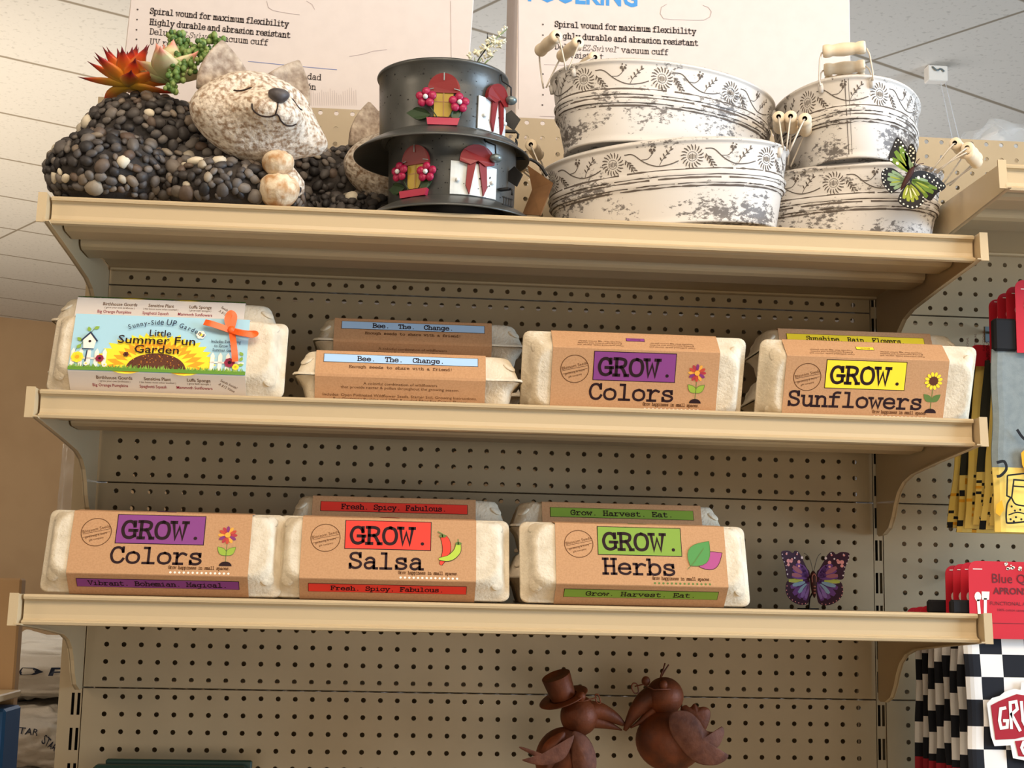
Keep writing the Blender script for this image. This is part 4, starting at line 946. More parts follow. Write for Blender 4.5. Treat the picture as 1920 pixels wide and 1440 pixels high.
    f = srf(R(80)); m = MB(); m.tube([f(0, .040, .0), f(.002, .040, .016), f(.002, .037, .019), f(.002, .031, .018)], .0016, 6); m.box(tuple(f(0, .0395, 0) + Vector((0, -.006, -.001))), tuple(f(0, .0395, .015) + Vector((0, .004, .002)))); m.build('lantern_hook', [M_blk], t)
    m = MB(); f = srf(R(70))
    for k in range(4): m.tube([f(.004 + k * .004, .009, .018), f(.004 + k * .004, .026, .018)], .0009, 5)
    m.tube([f(.002, .025, .018), f(.018, .025, .018)], .001, 5); m.tube([f(.002, .015, .018), f(.018, .015, .018)], .001, 5); m.build('tin_fence', [M_blk], t)
    return t
hat = hat_planter('dark metal hat planter with pink flowers, lower of the two, on the shelf')
hat.location = (-.088, -.298, Z1 + .0064); hat.rotation_euler = (0, 0, R(-33))
hat2 = dup(hat, 'dark metal hat planter with pink flowers, upper of the two, holding white blossom', loc=(-.103, -.300, Z1 + .0064 + .0955), rot=(R(1.0), R(-.5), R(1)))
hz = hat2.location.z + .118
for (u, y) in ((745, -.30), (860, -.30)):
    p = P(u, 120, y=y); m = MB(); m.ellipsoid((p.x, p.y, hz + .0005), (.0105, .0105, .0075), 14, 9); m.tube([(p.x, p.y, hz - .11), (p.x, p.y, hz)], .004, 8)
    o = m.build('wooden_knob_stake', [M_wooddk]); tag(o, 'brown wooden knob peeking over the rim at the %s of the upper hat planter' % ('left' if u < 800 else 'middle'), 'wooden stake', 'wooden knobs in the hat planter')
# white blossom sprig
M_pet = mat('blossom_white', (238, 236, 214), .6, sss=.2); M_stem = mat('sprig_stem', (120, 138, 92), .6)
sp = thing('blossom_sprig', 'artificial white blossom sprig standing in the upper hat planter', 'artificial flower', P(893, 128, y=-.235))
b0 = sp.location.copy(); rr = random.Random(6)
def q_(u, v, dy=0): return P(u, v, y=-.235 + dy) - b0
m = MB(); main = smooth_path([q_(893, 165), q_(893, 128), q_(905, 100), q_(922, 80), q_(950, 55)], 5); m.tube(main, .0008, 6)
for (u, v) in ((880, 105), (890, 108), (902, 110), (915, 112), (925, 105)): m.tube([q_(893, 128), q_((893 + u) / 2 - 1, (128 + v) / 2 + 4), q_(u, v)], .0006, 5)
m.build('stem', [M_stem], sp)
m = MB()
for (u, v, s) in ((881, 104, .9), (882, 108, .7), (895, 97, 1.2), (899, 101, 1), (905, 93, 1.1), (910, 86, 1.2), (914, 90, 1), (917, 79, 1.1), (923, 75, 1.1), (925, 84, .9), (930, 77, 1.2), (926, 71, .9), (934, 80, 1), (936, 88, .8), (919, 105, .9), (918, 99, .8), (928, 95, .7), (935, 64, .8), (942, 58, .7), (948, 52, .6), (941, 80, .9), (944, 76, .8), (908, 106, .7), (905, 112, .5)):
    for k in range(5):
        a = rr.uniform(0, 6.3); d = Vector((math.cos(a), rr.uniform(-.7, .7), math.sin(a))); p = q_(u, v, rr.uniform(-.006, .006))
        Mx = d.to_track_quat('X', 'Z').to_matrix().to_4x4(); m.ellipsoid(p + d * .0028 * s, (.0034 * s, .0024 * s, .0014 * s), 8, 6, 0, Mx)
m.build('blossom', [M_pet], sp)
m = MB(); m.tube(smooth_path([q_(893, 165), q_(894, 122), q_(901, 106), q_(911, 92), q_(914, 80), q_(914, 62)], 4), [.0006] + [.0011] * 18 + [.0005] * 2, 6); m.build('dark_twig', [M_blk], sp, label='dark bare twig')
# brown card tag on a black cord
M_card = mat('brown_card', (128, 92, 58), .7, c2=(112, 78, 48), nscale=30)
tg = thing('card_tag', 'brown card tag on a black cord between the hat planters and tubs', 'tag', (.028, -.322, Z1))
o = tg.location
q = [P(990, 310, y=-.250) - o, P(1037, 343, y=-.285) - o, P(1014, 404, y=-.310) - o, P(980, 402, y=-.275) - o]
e = Vector((.0006, .0011, 0)); m = MB()
mid = (q[0] + q[3]) / 2 + Vector((.010, .0, 0)); qq = [q[0], q[1], q[2], q[3], mid]
for k in qq: k.z = max(k.z, .0005)
m.add([p - e for p in qq] + [p + e for p in qq], [(0, 1, 2, 3, 4), (9, 8, 7, 6, 5)] + [(i, (i + 1) % 5, 5 + (i + 1) % 5, 5 + i) for i in range(5)]); m.build('card', [M_card], tg)
m = MB(); c_ = Canvas(m, flat(q[0] - e * 2.2, q[1] - q[0], q[0] - q[3])); c_.disc((.008, -.022), .0016, 0); c_.disc((.006, -.031), .0016, 0); m.build('punched_hole', [M_white], tg)
m = MB(); m.tube(smooth_path([P(962, 298, y=-.300) - o, P(990, 298, y=-.308) - o, P(1010, 308, y=-.305) - o, P(1026, 330, y=-.303) - o], 5), .0022, 7); m.build('cord', [M_blk], tg)
# ------------------------------------------------------------------ whitewashed oval tubs
def wash_mat():
    m = bpy.data.materials.new('whitewashed_zinc'); m.use_nodes = True; nt = m.node_tree; N = nt.nodes; L = nt.links; b = N['Principled BSDF']
    b.inputs['Roughness'].default_value = .5; b.inputs['Specular IOR Level'].default_value = .4
    tc = N.new('ShaderNodeTexCoord'); mp = N.new('ShaderNodeMapping'); mp.inputs['Scale'].default_value = (1, 1, 1.7); L.new(tc.outputs['Object'], mp.inputs[0])
    oi = N.new('ShaderNodeObjectInfo'); ad = N.new('ShaderNodeVectorMath'); ad.operation = 'MULTIPLY_ADD'
    L.new(oi.outputs['Random'], ad.inputs[0]); ad.inputs[1].default_value = (5, 3, 4); L.new(mp.outputs[0], ad.inputs[2])
    n1 = N.new('ShaderNodeTexNoise'); n1.inputs['Scale'].default_value = 13; n1.inputs['Detail'].default_value = 2; L.new(ad.outputs[0], n1.inputs[0])
    n2 = N.new('ShaderNodeTexNoise'); n2.inputs['Scale'].default_value = 120; n2.inputs['Detail'].default_value = 6; n2.inputs['Roughness'].default_value = .65; L.new(ad.outputs[0], n2.inputs[0])
    a = N.new('ShaderNodeMath'); a.operation = 'MULTIPLY_ADD'; L.new(n1.outputs['Fac'], a.inputs[0]); a.inputs[1].default_value = .95; L.new(n2.outputs['Fac'], a.inputs[2])
    # worn patches sit mostly on the lower wall
    sp = N.new('ShaderNodeSeparateXYZ'); L.new(tc.outputs['Object'], sp.inputs[0])
    mr = N.new('ShaderNodeMapRange'); L.new(sp.outputs['Z'], mr.inputs[0]); mr.inputs[1].default_value = .05; mr.inputs[2].default_value = .085; mr.inputs[3].default_value = .015; mr.inputs[4].default_value = -.075
    s = N.new('ShaderNodeMath'); L.new(a.outputs[0], s.inputs[0]); L.new(mr.outputs[0], s.inputs[1])
    r = N.new('ShaderNodeValToRGB'); e = r.color_ramp.elements; e[0].position = .80; e[0].color = lin((228, 221, 212)); e[1].position = .985; e[1].color = lin((226, 218, 208))
    k = e.new(1.0); k.color = lin((226, 218, 208))
    r.color_ramp.elements.remove(r.color_ramp.elements[2])
    e[1].position = .86
    # scaled into 0..1 first
    q = N.new('ShaderNodeMapRange'); L.new(s.outputs[0], q.inputs[0]); q.inputs[1].default_value = 1.04; q.inputs[2].default_value = 1.13
    mx = N.new('ShaderNodeMix'); mx.data_type = 'RGBA'; L.new(q.outputs[0], mx.inputs[0]); mx.inputs[6].default_value = lin((214, 209, 203)); mx.inputs[7].default_value = lin((112, 106, 102))
    L.new(mx.outputs[2], b.inputs['Base Color'])
    return m
M_wash = wash_mat(); M_emb = mat('embossed_line', (92, 82, 74), .7); M_wire = mat('bail_wire', (206, 196, 182), .4, metal=.3)
TA, TB, TH, TK = .173, .108, .111, .862
_N = 360; _tab = [0.0]
for _i in range(_N):
    a0, a1 = 2 * pi * _i / _N, 2 * pi * (_i + 1) / _N
    _tab.append(_tab[-1] + math.hypot(TA * (math.cos(a1) - math.cos(a0)), TB * (math.sin(a1) - math.sin(a0))))
PER = _tab[-1]
def arc_angle(s):
    """s = 0 at the middle of the -y side, growing towards +x"""
    import bisect
    s = (s + PER * .75) % PER
    i = max(0, min(_N - 1, bisect.bisect_right(_tab, s) - 1)); f = (s - _tab[i]) / (_tab[i + 1] - _tab[i])
    return 2 * pi * (i + f) / _N
def tub_r(z):
    t = z / TH; r = TK + (1 - TK) * t ** .9
    for c in (.50, .60): r += .030 * math.exp(-((t - c) / .028) ** 2)
    return r
def tub_s(x, y, l):
    a = arc_angle(x); r = tub_r(y); p = Vector((TA * math.cos(a), TB * math.sin(a), 0)); n = Vector((math.cos(a) / TA, math.sin(a) / TB, 0)).normalized()
    return Vector((p.x * r, p.y * r, y)) + n * l
def tub_body():
    m = MB(); n = 120
    def ring(r, z, d=0): return [(TA * r * math.cos(2 * pi * k / n) + d * math.cos(2 * pi * k / n), TB * r * math.sin(2 * pi * k / n) + d * math.sin(2 * pi * k / n), z) for k in range(n)]
    zs = [0.0, .004, .006] + [.012 + .004 * i for i in range(24)]
    rings = [ring(TK - .07, .004), ring(TK - .012, .0035), ring(TK + .012, 0), ring(TK + .020, .003), ring(tub_r(.0065), .0065)] + [ring(tub_r(z), z) for z in zs[3:]]
    rings += [ring(tub_r(TH - .003), TH - .003), ring(1.0, TH - .002, .0018), ring(1.0, TH, .0028), ring(1.0, TH + .0018, .0018), ring(1.0, TH + .0010, -.0006), ring(.99, TH - .003, -.001)]
    rings += [ring(tub_r(z) - .008, z) for z in (.092, .06, .03, .008)] + [ring(TK - .07, .007)]
    m.loft(rings, 0, True, True); m.add(ring(TK - .07, .004), [tuple(range(n))], 0); m.add(ring(TK - .07, .007), [tuple(range(n))], 0)
    c = Canvas(m, tub_s, .0005)
    nU = 8; U = PER / nU; y0 = TH * .80
    def curve(p, w, L=1): c.line([(q.x, q.y) for q in smooth_path([Vector((a, b, 0)) for a, b in p], 5)], w, 1, L)
    for u in range(nU):
        x = (u - 3.5) * U - .006
        for k in range(18):
            a = 2 * pi * k / 18 + .1; b = a + .16
            c.line([(x + .0085 * math.cos(a), y0 + .0085 * math.sin(a)), (x + .0125 * math.cos(a + .05), y0 + .0125 * math.sin(a + .05)), (x + .0160 * math.cos(b), y0 + .0160 * math.sin(b))], [.0008, .0017, .0011], 1)
        c.circle((x, y0), .0062, .0006, 1, 1, 20)
        for k in range(-2, 3): c.line([(x + k * .0021, y0 - .0042 + abs(k) * .0008), (x + k * .0021, y0 + .0036 - abs(k) * .0008)], .0010, 1)
        curve([(x + .018, y0 + .010), (x + .030, y0 + .009), (x + .045, y0 - .003), (x + .062, y0 - .010), (x + .080, y0 - .009), (x + U - .019, y0 - .005)], .0013)
        curve([(x + .040, y0 + .0005), (x + .050, y0 + .001), (x + .056, y0 + .006), (x + .058, y0 + .009)], .0009)
        for (dx, dy, r_) in ((.055, .0125, .0026), (.060, .0120, .0024), (.057, .0090, .0024), (.0615, .0155, .0014), (.0565, .0170, .0014)): c.disc((x + dx, y0 + dy), r_, 1, 1, 9, 1, .75, dx * 300)
        curve([(x + .066, y0 - .0095), (x + .070, y0 - .003), (x + .078, y0 + .006), (x + .083, y0 + .011)], .0008)
        for (dx, dy, a) in ((.069, -.003, 1.9), (.072, .0, .2), (.0735, .002, 1.9), (.077, .005, .2), (.078, .0065, 1.9), (.082, .010, .4), (.083, .011, 1.5)): c.disc((x + dx + .0022 * math.cos(a), y0 + dy + .0022 * math.sin(a)), .0026, 1, 1, 8, 1, .36, a)
        curve([(x + .019, y0 + .003), (x + .024, y0 - .004), (x + .030, y0 - .016)], .0009)
        for k in range(4):
            for s in (-1, 1): c.disc((x + .0215 + k * .0026 + s * .0028, y0 - .001 - k * .0036 - s * .0004), .0030, 1, 1, 8, 1, .34, R(-62) + s * .75)
    rr = random.Random(12)
    for (yy, w_) in ((TH * .545, .0026), (TH * .652, .0022), (TH * .445, .0022), (TH * .575, .0012), (TH * .475, .0012), (TH * .985, .0012)):      # worn lines along the ridges
        x = -PER / 2
        while x < PER / 2:
            ln = rr.uniform(.02, .12); q = [(x + ln * k / 8, yy + rr.uniform(-.0003, .0003)) for k in range(9)]
            c.line(q, [w_ * rr.uniform(.25, 1.35) for _ in q], 1); x += ln + rr.choice((0, 0, .004, .012))
    for s in (-1, 1):        # lock seams at both ends and lugs for the bail
        c.line([(s * PER / 4 - .002, .004 + (TH - .004) * k / 14) for k in range(15)], .0012, 1); c.line([(s * PER / 4 + .003, .004 + (TH - .004) * k / 14) for k in range(15)], .0007, 1)
        for d in (-1, 1):
            p = tub_s(s * PER / 4 + d * .036, TH - .016, .0012); q = tub_s(s * PER / 4 + d * .036, TH - .003, .0012); m.tube([p, p.lerp(q, .5), q], [.0035, .0042, .0035], 8, 0)
    return m
def bail(s):
    """handle pivoting about local y; grip along y at +z"""
    w_ = MB(); e = .0
    w_.tube([(0, -.036, 0), (.0, -.0365, .012), (0, -.034, .040), (0, -.031, .050), (0, -.026, .0525), (0, .026, .0525), (0, .031, .050), (0, .034, .040), (0, .0365, .012), (0, .036, 0)], .00125, 7)
    g_ = MB(); prof = [(.0035, -.0295), (.0082, -.0290), (.0094, -.026), (.0092, -.020), (.0078, -.016), (.0088, -.010), (.0096, 0), (.0088, .010), (.0078, .016), (.0092, .020), (.0094, .026), (.0082, .0290), (.0035, .0295)]
    g_.lathe(prof, 20, 0); g_.lathe([(.0034, -.0296), (.0030, -.020), (.0, -.020)], 12, 1); g_.lathe([(.0034, .0296), (.0030, .020), (.0, .020)], 12, 1)
    g_.xf(Matrix.Translation((0, 0, .0525)) @ Matrix.Rotation(R(90), 4, 'X'))
    return w_, g_
M_bore = mat('bored_hole', (40, 26, 20), .9)
def make_tub(label):
    t = thing('whitewashed_tub', label, 'tub', group='whitewashed metal tubs on the top shelf')
    tub_body().build('tub_wall', [M_wash, M_emb], t)
    for s in (-1, 1):
        w_, g_ = bail(s); h_ = w_.build('bail_handle', [M_wire], t, loc=(s * (TA + .003), 0, TH - .010)); g_.build('wooden_grip', [M_wood, M_bore], h_)
    return t
TUB0 = make_tub('whitewashed oval tub, lower left stack')
def place_tub(lab, loc, yaw, ty, tx, hl, hr, first=False, sc=1.0):
    t = TUB0 if first else dup(TUB0, lab)
    t['label'] = lab; t.location = loc
    t.rotation_euler = (Matrix.Rotation(R(ty), 3, 'Y') @ Matrix.Rotation(R(tx), 3, 'X') @ Matrix.Rotation(R(yaw), 3, 'Z')).to_euler()
    t.scale = (sc, sc, sc)
    hs = [c for c in kids(t) if c.name.startswith('bail')]
    for h_, a in zip(sorted(hs, key=lambda o: o.location.x), (hl, hr)): h_.rotation_euler = (0, R(a), 0)
    return t
def nest(where, loc, yaw, ty, tx, angs, first=False):
    names = ('outermost', 'middle one', 'innermost')
    for k, (hl, hr) in enumerate(angs):
        u = (Matrix.Rotation(R(ty), 3, 'Y') @ Matrix.Rotation(R(tx), 3, 'X')) @ Vector((0, 0, .0042 * k))
        place_tub('whitewashed tub, %s of three nested %s' % (names[k], where), Vector(loc) + u, yaw, ty, tx, hl, hr, first and k == 0, 1 - .022 * k)
nest('at lower left beside the card tag', (.220, -.268, Z1 + .0095), -17, -3.5, 0, [(-48, 27), (-48, 10), (-20, -4)], True)
nest('at upper left, atop the other long tub', (.216, -.252, Z1 + .1190), 19, .8, -2.4, [(-12, 66), (22, 78), (55, 80)])
nest('at lower right, under the green butterfly', (.467, -.198, Z1 + .004), -35, -1, 0, [(-40, 52), (-50, 62), (-55, 40)])
nest('at upper right, seen end on', (.509, -.186, Z1 + .1215), -107, -2.4, -1.0, [(80, -8), (82, -46), (84, -66)])
# ------------------------------------------------------------------ butterflies
def wing(pts, org, sc, mats, paint, name, parent, fold=None):
    """pts in photograph-like units (x right, y down) about org; paint(canvas) adds the pattern"""
    m = MB(); f = lambda x, y, l: Vector(((x - org[0]) * sc, -l - .0, -(y - org[1]) * sc))
    q = smooth_path([Vector((p[0], p[1], 0)) for p in pts], 5, True)
    n = len(q); fr = [f(p.x, p.y, .0004) for p in q]; bk = [f(p.x, p.y, -.0004) for p in q]
    m.add(fr + bk, [tuple(range(n)), tuple(range(2 * n - 1, n - 1, -1))] + [(i, (i + 1) % n, n + (i + 1) % n, n + i) for i in range(n)], 0)
    c = Canvas(m, lambda x, y, l: f(x, y, .0004 + l), .00025); paint(c)
    if fold:
        ax, ang = fold; Mx = Matrix.Rotation(R(ang), 4, Vector(ax)); m.xf(Mx)
    return m.build(name, mats, parent, recalc=False)
M_bw = [pm('wing_black', (24, 20, 20)), pm('wing_green', (104, 134, 44)), pm('wing_mint', (132, 158, 120)), pm('wing_white', (236, 232, 216)), pm('wing_olive', (152, 164, 52)), pm('wing_cream', (226, 220, 178))]
M_pw = [pm('moth_plum', (58, 22, 48)), pm('moth_violet', (112, 66, 140)), pm('moth_pink', (238, 160, 160)), pm('moth_white', (238, 220, 226)), pm('moth_lime', (188, 196, 90)), pm('moth_blue', (140, 168, 196)), pm('moth_rose', (164, 98, 112)), pm('moth_lilac', (146, 110, 186))]
M_bb = pm('butterfly_body', (62, 28, 24))
def body_mesh(a, b, r):
    m = MB(); a, b = Vector(a), Vector(b); pts = [a.lerp(b, k / 10) for k in range(11)]
    m.tube(pts, [r * x for x in (.25, .7, .95, 1, .95, .9, .85, .75, .65, .45, .15)], 10); return m
bo = P(1704, 333, y=-.372); bf = thing('butterfly_clip', 'green and black butterfly clip on the front of the lower right whitewashed tub', 'butterfly ornament', bo)
S_ = 1 / 1425.0
def cells(c, root, tips, wds, mat_, layer=1, k0=.12, k1=.72):
    for (tx, ty), w_ in zip(tips, wds):
        x0, y0 = root[0] + (tx - root[0]) * k0, root[1] + (ty - root[1]) * k0; x1, y1 = root[0] + (tx - root[0]) * k1, root[1] + (ty - root[1]) * k1
        pts = [(x0, y0), ((x0 + x1) / 2, (y0 + y1) / 2), (x1, y1)]
        q = smooth_path([Vector((p[0], p[1], 0)) for p in pts], 5); n = len(q)
        c.line([(p.x, p.y) for p in q], [w_ * (.22 + .78 * math.sin(pi * (.06 + .80 * i / (n - 1)))) for i in range(n)], mat_, layer)
def spots(c, lst, mat_, layer=3):
    for (x, y, r) in lst: c.disc((x, y), r, mat_, layer, 9)
def rim(c, pts, r, mat_, k=1, cen=None, sh=.93):
    for (x, y) in pts: c.disc((cen[0] + (x - cen[0]) * sh, cen[1] + (y - cen[1]) * sh), r, mat_, 3, 8)
g0 = (1704, 333)
w1 = [(1707, 326), (1690, 316), (1668, 302), (1664, 293), (1672, 272), (1679, 256), (1684, 253), (1692, 260), (1699, 270), (1705, 282), (1711, 306), (1710, 322)]
def p1_(c):
    cells(c, (1710, 325), [(1664, 292), (1672, 274), (1684, 262), (1696, 276)], (13, 12, 12, 8), 1, 1, .1, .86); cells(c, (1706, 324), [(1672, 296), (1682, 278)], (5, 4), 4, 2, .3, .8)
    spots(c, [(1684, 259, 1.8), (1689, 263, 2), (1679, 264, 1.6), (1693, 270, 2.2), (1688, 274, 1.8), (1697, 278, 1.5), (1677, 272, 1.4), (1701, 286, 1.6), (1669, 299, 3), (1681, 306, 3.2), (1693, 284, 1.2)], 3)
wing(w1, g0, S_, M_bw, p1_, 'wing', bf, ((0, 0, 1), 0))
w2 = [(1709, 326), (1704, 310), (1702, 292), (1703, 276), (1707, 267), (1713, 266), (1718, 278), (1719, 292), (1716, 306), (1712, 322)]
def p2_(c):
    cells(c, (1710, 325), [(1704, 288), (1711, 300)], (5, 5), 2, 1, .1, .9); spots(c, [(1709, 272, 2), (1713, 276, 2), (1708, 280, 2), (1714, 285, 2.3), (1709, 290, 1.8), (1714, 296, 2), (1706, 285, 1.4), (1716, 281, 1.2), (1713, 304, 1.8)], 3)
wing(w2, g0, S_, M_bw, p2_, 'wing', bf, ((0, 0, 1), -28))
w3 = [(1709, 326), (1722, 318), (1742, 316), (1764, 322), (1782, 334), (1788, 341), (1782, 349), (1768, 357), (1760, 366), (1752, 374), (1740, 370), (1726, 358), (1714, 346), (1706, 340)]
def p3_(c):
    cells(c, (1706, 336), [(1750, 372), (1766, 360), (1776, 350), (1756, 342)], (13, 12, 9, 9), 1, 1, .1, .88); cells(c, (1708, 336), [(1746, 366), (1758, 352)], (5, 4), 4, 2, .25, .8); cells(c, (1708, 331), [(1756, 336)], (6,), 2, 2, .2, .8)
    spots(c, [(1725, 331, 3.4), (1738, 327, 3), (1750, 328, 2), (1760, 332, 2), (1768, 337, 2.2), (1776, 341, 1.8), (1782, 341, 1.5), (1772, 346, 1.6), (1765, 343, 1.6), (1756, 336, 1.5), (1745, 322, 1.5), (1765, 326, 1.3), (1774, 352, 1.5)], 3)
wing(w3, g0, S_, M_bw, p3_, 'wing', bf, ((0, 0, 1), 14))
w4 = [(1700, 340), (1690, 330), (1672, 318), (1656, 318), (1647, 326), (1646, 338), (1650, 352), (1660, 364), (1667, 368), (1676, 362), (1688, 354), (1697, 347)]
def p4_(c):
    cells(c, (1700, 340), [(1652, 328), (1650, 340), (1656, 353), (1666, 362), (1662, 320)], (10, 10, 9, 8, 8), 2, 1, .12, .84); cells(c, (1698, 340), [(1656, 334), (1658, 348)], (3, 3), 4, 2, .3, .8)
    spots(c, [(1650, 324, 1.8), (1648, 331, 1.8), (1648, 339, 1.8), (1650, 347, 1.8), (1654, 355, 1.8), (1660, 361, 1.8), (1666, 365, 1.5), (1657, 320, 1.6), (1653, 332, 1.2), (1653, 343, 1.2)], 3)
wing(w4, g0, S_, M_bw, p4_, 'wing', bf, ((0, 0, 1), 8))
w5 = [(1701, 346), (1692, 356), (1682, 372), (1679, 384), (1690, 394), (1706, 399), (1720, 394), (1730, 384), (1731, 370), (1722, 358), (1710, 346)]
def p5_(c):
    cells(c, (1703, 345), [(1688, 384), (1698, 390), (1709, 391), (1720, 385), (1725, 374)], (9, 9, 9, 9, 8), 4, 1, .12, .86); cells(c, (1703, 345), [(1692, 378), (1706, 384), (1719, 378)], (3, 3, 3), 5, 2, .3, .8)
    spots(c, [(1683, 384, 1.9), (1689, 390, 1.9), (1697, 394, 1.9), (1706, 396, 1.9), (1715, 394, 1.9), (1723, 389, 1.9), (1728, 382, 1.8), (1729, 374, 1.6), (1684, 377, 1.4)], 3)
wing(w5, g0, S_, M_bw, p5_, 'wing', bf, ((1, 0, 0), -8))
def bp(u, v, d=0): return Vector(((u - g0[0]) * S_, d, -(v - g0[1]) * S_))
body_mesh(bp(1713, 312, -.003), bp(1686, 360, -.003), .0042).build('butterfly_body', [M_bb], bf)
m = MB(); m.tube([bp(1713, 314, -.003), bp(1718, 302, -.006), bp(1724, 296, -.004)], .0006, 5); m.tube([bp(1713, 314, -.003), bp(1722, 308, -.007), bp(1732, 305, -.004)], .0006, 5); m.build('antenna', [M_bb], bf)
m = MB(); m.tube([bp(1700, 338, .001), bp(1700, 338, .02), bp(1698, 330, .045)], .0012, 6); m.build('clip_wire', [M_blk], bf)
# purple butterfly on the lower shelf
pz = P(1524, 1085, y=-.125); pbf = thing('butterfly_clip', 'purple and pink butterfly ornament on the lower shelf against the pegboard', 'butterfly ornament', pz)
g1 = (1524.5, 1085); S2 = 1 / 1292.0
def mirror(f): return lambda p: (2 * g1[0] - p[0], p[1])
FW = [(1517, 1072), (1512, 1066), (1505, 1054), (1497, 1040), (1491, 1034), (1485, 1034), (1481, 1038), (1472, 1034), (1462, 1034), (1456, 1037), (1457, 1046), (1462, 1058), (1465, 1070), (1467, 1082), (1472, 1086), (1484, 1085), (1498, 1086), (1516, 1086)]
HW = [(1516, 1085), (1500, 1084), (1482, 1085), (1471, 1092), (1468, 1104), (1470, 1116), (1478, 1126), (1488, 1132), (1500, 1135), (1511, 1133), (1516, 1126), (1518, 1106)]
for s in (1, -1):
    T = (lambda p: p) if s == 1 else (lambda p: (2 * g1[0] - p[0], p[1]))
    def pf(c):
        Q = lambda lst: [T(p[:2]) + tuple(p[2:]) for p in lst]
        cells(c, T((1516, 1084)), [T((1486, 1054)), T((1498, 1058)), T((1477, 1066)), T((1474, 1080))], (13, 10, 12, 10), 1, 1, .1, .9)
        cells(c, T((1512, 1082)), [T((1478, 1062)), T((1476, 1078))], (9, 8), 6, 2, .35, .95)
        spots(c, Q([(1466, 1040, 2.2), (1489, 1040, 1.8), (1470, 1053, 4), (1476, 1053, 3.6), (1470, 1060, 3.2), (1493, 1054, 3.4), (1493, 1062, 2.4), (1478, 1050, 2.6)]), 2, 4); spots(c, Q([(1457, 1041, 1.1), (1458, 1048, 1.1), (1461, 1055, 1.2), (1465, 1062, 1.1), (1466, 1070, 1.2), (1468, 1078, 1.6), (1490, 1037, 1.4), (1467, 1038, 1.2), (1484, 1047, 1.8), (1500, 1046, 2.6)]), 3, 4)
    wing([T(p) for p in FW], g1, S2, M_pw, pf, 'wing', pbf, ((0, 0, 1), s * 16))
    def ph(c):
        cells(c, T((1516, 1088)), [T((1476, 1092)), T((1474, 1104)), T((1480, 1118)), T((1492, 1126)), T((1506, 1130))], (9, 11, 13, 13, 11), 1, 1, .08, .9)
        cells(c, T((1516, 1088)), [T((1474, 1090))], (8,), 4, 2, .3, 1); cells(c, T((1516, 1090)), [T((1476, 1100)), T((1490, 1116))], (8, 8), 5, 2, .2, .85); cells(c, T((1516, 1092)), [T((1498, 1124)), T((1508, 1126))], (9, 7), 7, 2, .1, .9)
        spots(c, [T(p) + (1.1,) for p in ((1470, 1100), (1469, 1108), (1471, 1115), (1475, 1121), (1481, 1126), (1487, 1129), (1494, 1131), (1501, 1133), (1508, 1132))], 2, 4)
    wing([T(p) for p in HW], g1, S2, M_pw, ph, 'wing', pbf, ((0, 0, 1), s * 10))
def bp2(u, v, d=0): return Vector(((u - g1[0]) * S2, d, -(v - g1[1]) * S2))
body_mesh(bp2(1524, 1070, -.003), bp2(1526, 1121, -.003), .0055).build('butterfly_body', [M_bb], pbf)
m = MB()
for k, v in enumerate((1100, 1106, 1112)): m.ellipsoid(bp2(1525, v, -.008), (.0018, .0008, .0011), 8, 6)
m.tube(smooth_path([bp2(1521, 1092, -.007), bp2(1520, 1082, -.008), bp2(1524, 1076, -.008), bp2(1528, 1082, -.008), bp2(1528, 1092, -.007)], 4), .0007, 5); m.build('body_marking', [pm('moth_tan', (176, 110, 96))], pbf)
m = MB(); m.tube(smooth_path([bp2(1523, 1072, -.004), bp2(1519, 1055, -.006), bp2(1513, 1042, -.005), bp2(1506, 1037, -.004)], 4), .0006, 5); m.tube(smooth_path([bp2(1525, 1072, -.004), bp2(1528, 1056, -.006), bp2(1533, 1043, -.005), bp2(1539, 1037, -.004)], 4), .0006, 5); m.build('antenna', [pm('antenna_grey', (104, 98, 86))], pbf)
dz = pz.z - Z3
m = MB(); m.tube([bp2(1525, 1110, .002), bp2(1525, 1122, .018), Vector((0.0, .022, -dz + .001)), Vector((.016, .024, -dz + .001)), Vector((-.016, .026, -dz + .001))], .0012, 6); m.build('wire_stand', [M_blk], pbf)
# ------------------------------------------------------------------ rusty metal birds
M_rust = mat('rusty_iron', (116, 56, 24), .55, c2=(76, 38, 20), nscale=26, bump=.15, bscale=220, metal=.25, detail=7)
M_rust2 = mat('rusty_iron_pale', (112, 68, 50), .7, c2=(86, 48, 34), nscale=60, bump=.2, bscale=220, metal=.2, detail=7)
def bird(label, org_uv, y):
    o = P(org_uv[0], org_uv[1], y=y); t = thing('metal_bird', label, 'garden ornament', (o.x, o.y, Z4), group='rusty metal birds')
    b = Vector((o.x, o.y, Z4)); return t, (lambda u, v, d=0.0: P(u, v, y=y + d) - b)
def plate_px(q, outline, d, th, bulge=.0):
    m = MB(); pts = smooth_path([Vector((p[0], p[1], 0)) for p in outline], 5, True); n = len(pts)
    cx = sum(p.x for p in pts) / n; cy = sum(p.y for p in pts) / n; rings = []
    for (k, off) in ((0, -th - bulge), (.35, -th - bulge * .9), (.7, -th - bulge * .55), (.95, -th), (1, -th * .3), (1, th * .3), (.95, th), (.5, th - bulge * .8), (0, th - bulge)):
        rings.append([q(cx + (p.x - cx) * k, cy + (p.y - cy) * k, d + off) for p in pts])
    m.loft(rings, 0, True, True); return m
t, q = bird('rusty metal bird wearing a tall top hat, left of the kissing pair', (1062, 1420), -.20)
m = MB(); m.ellipsoid(q(1086, 1342), (.0265, .026, .0275), 24, 16); hd = m.build('head', [M_rust], t)
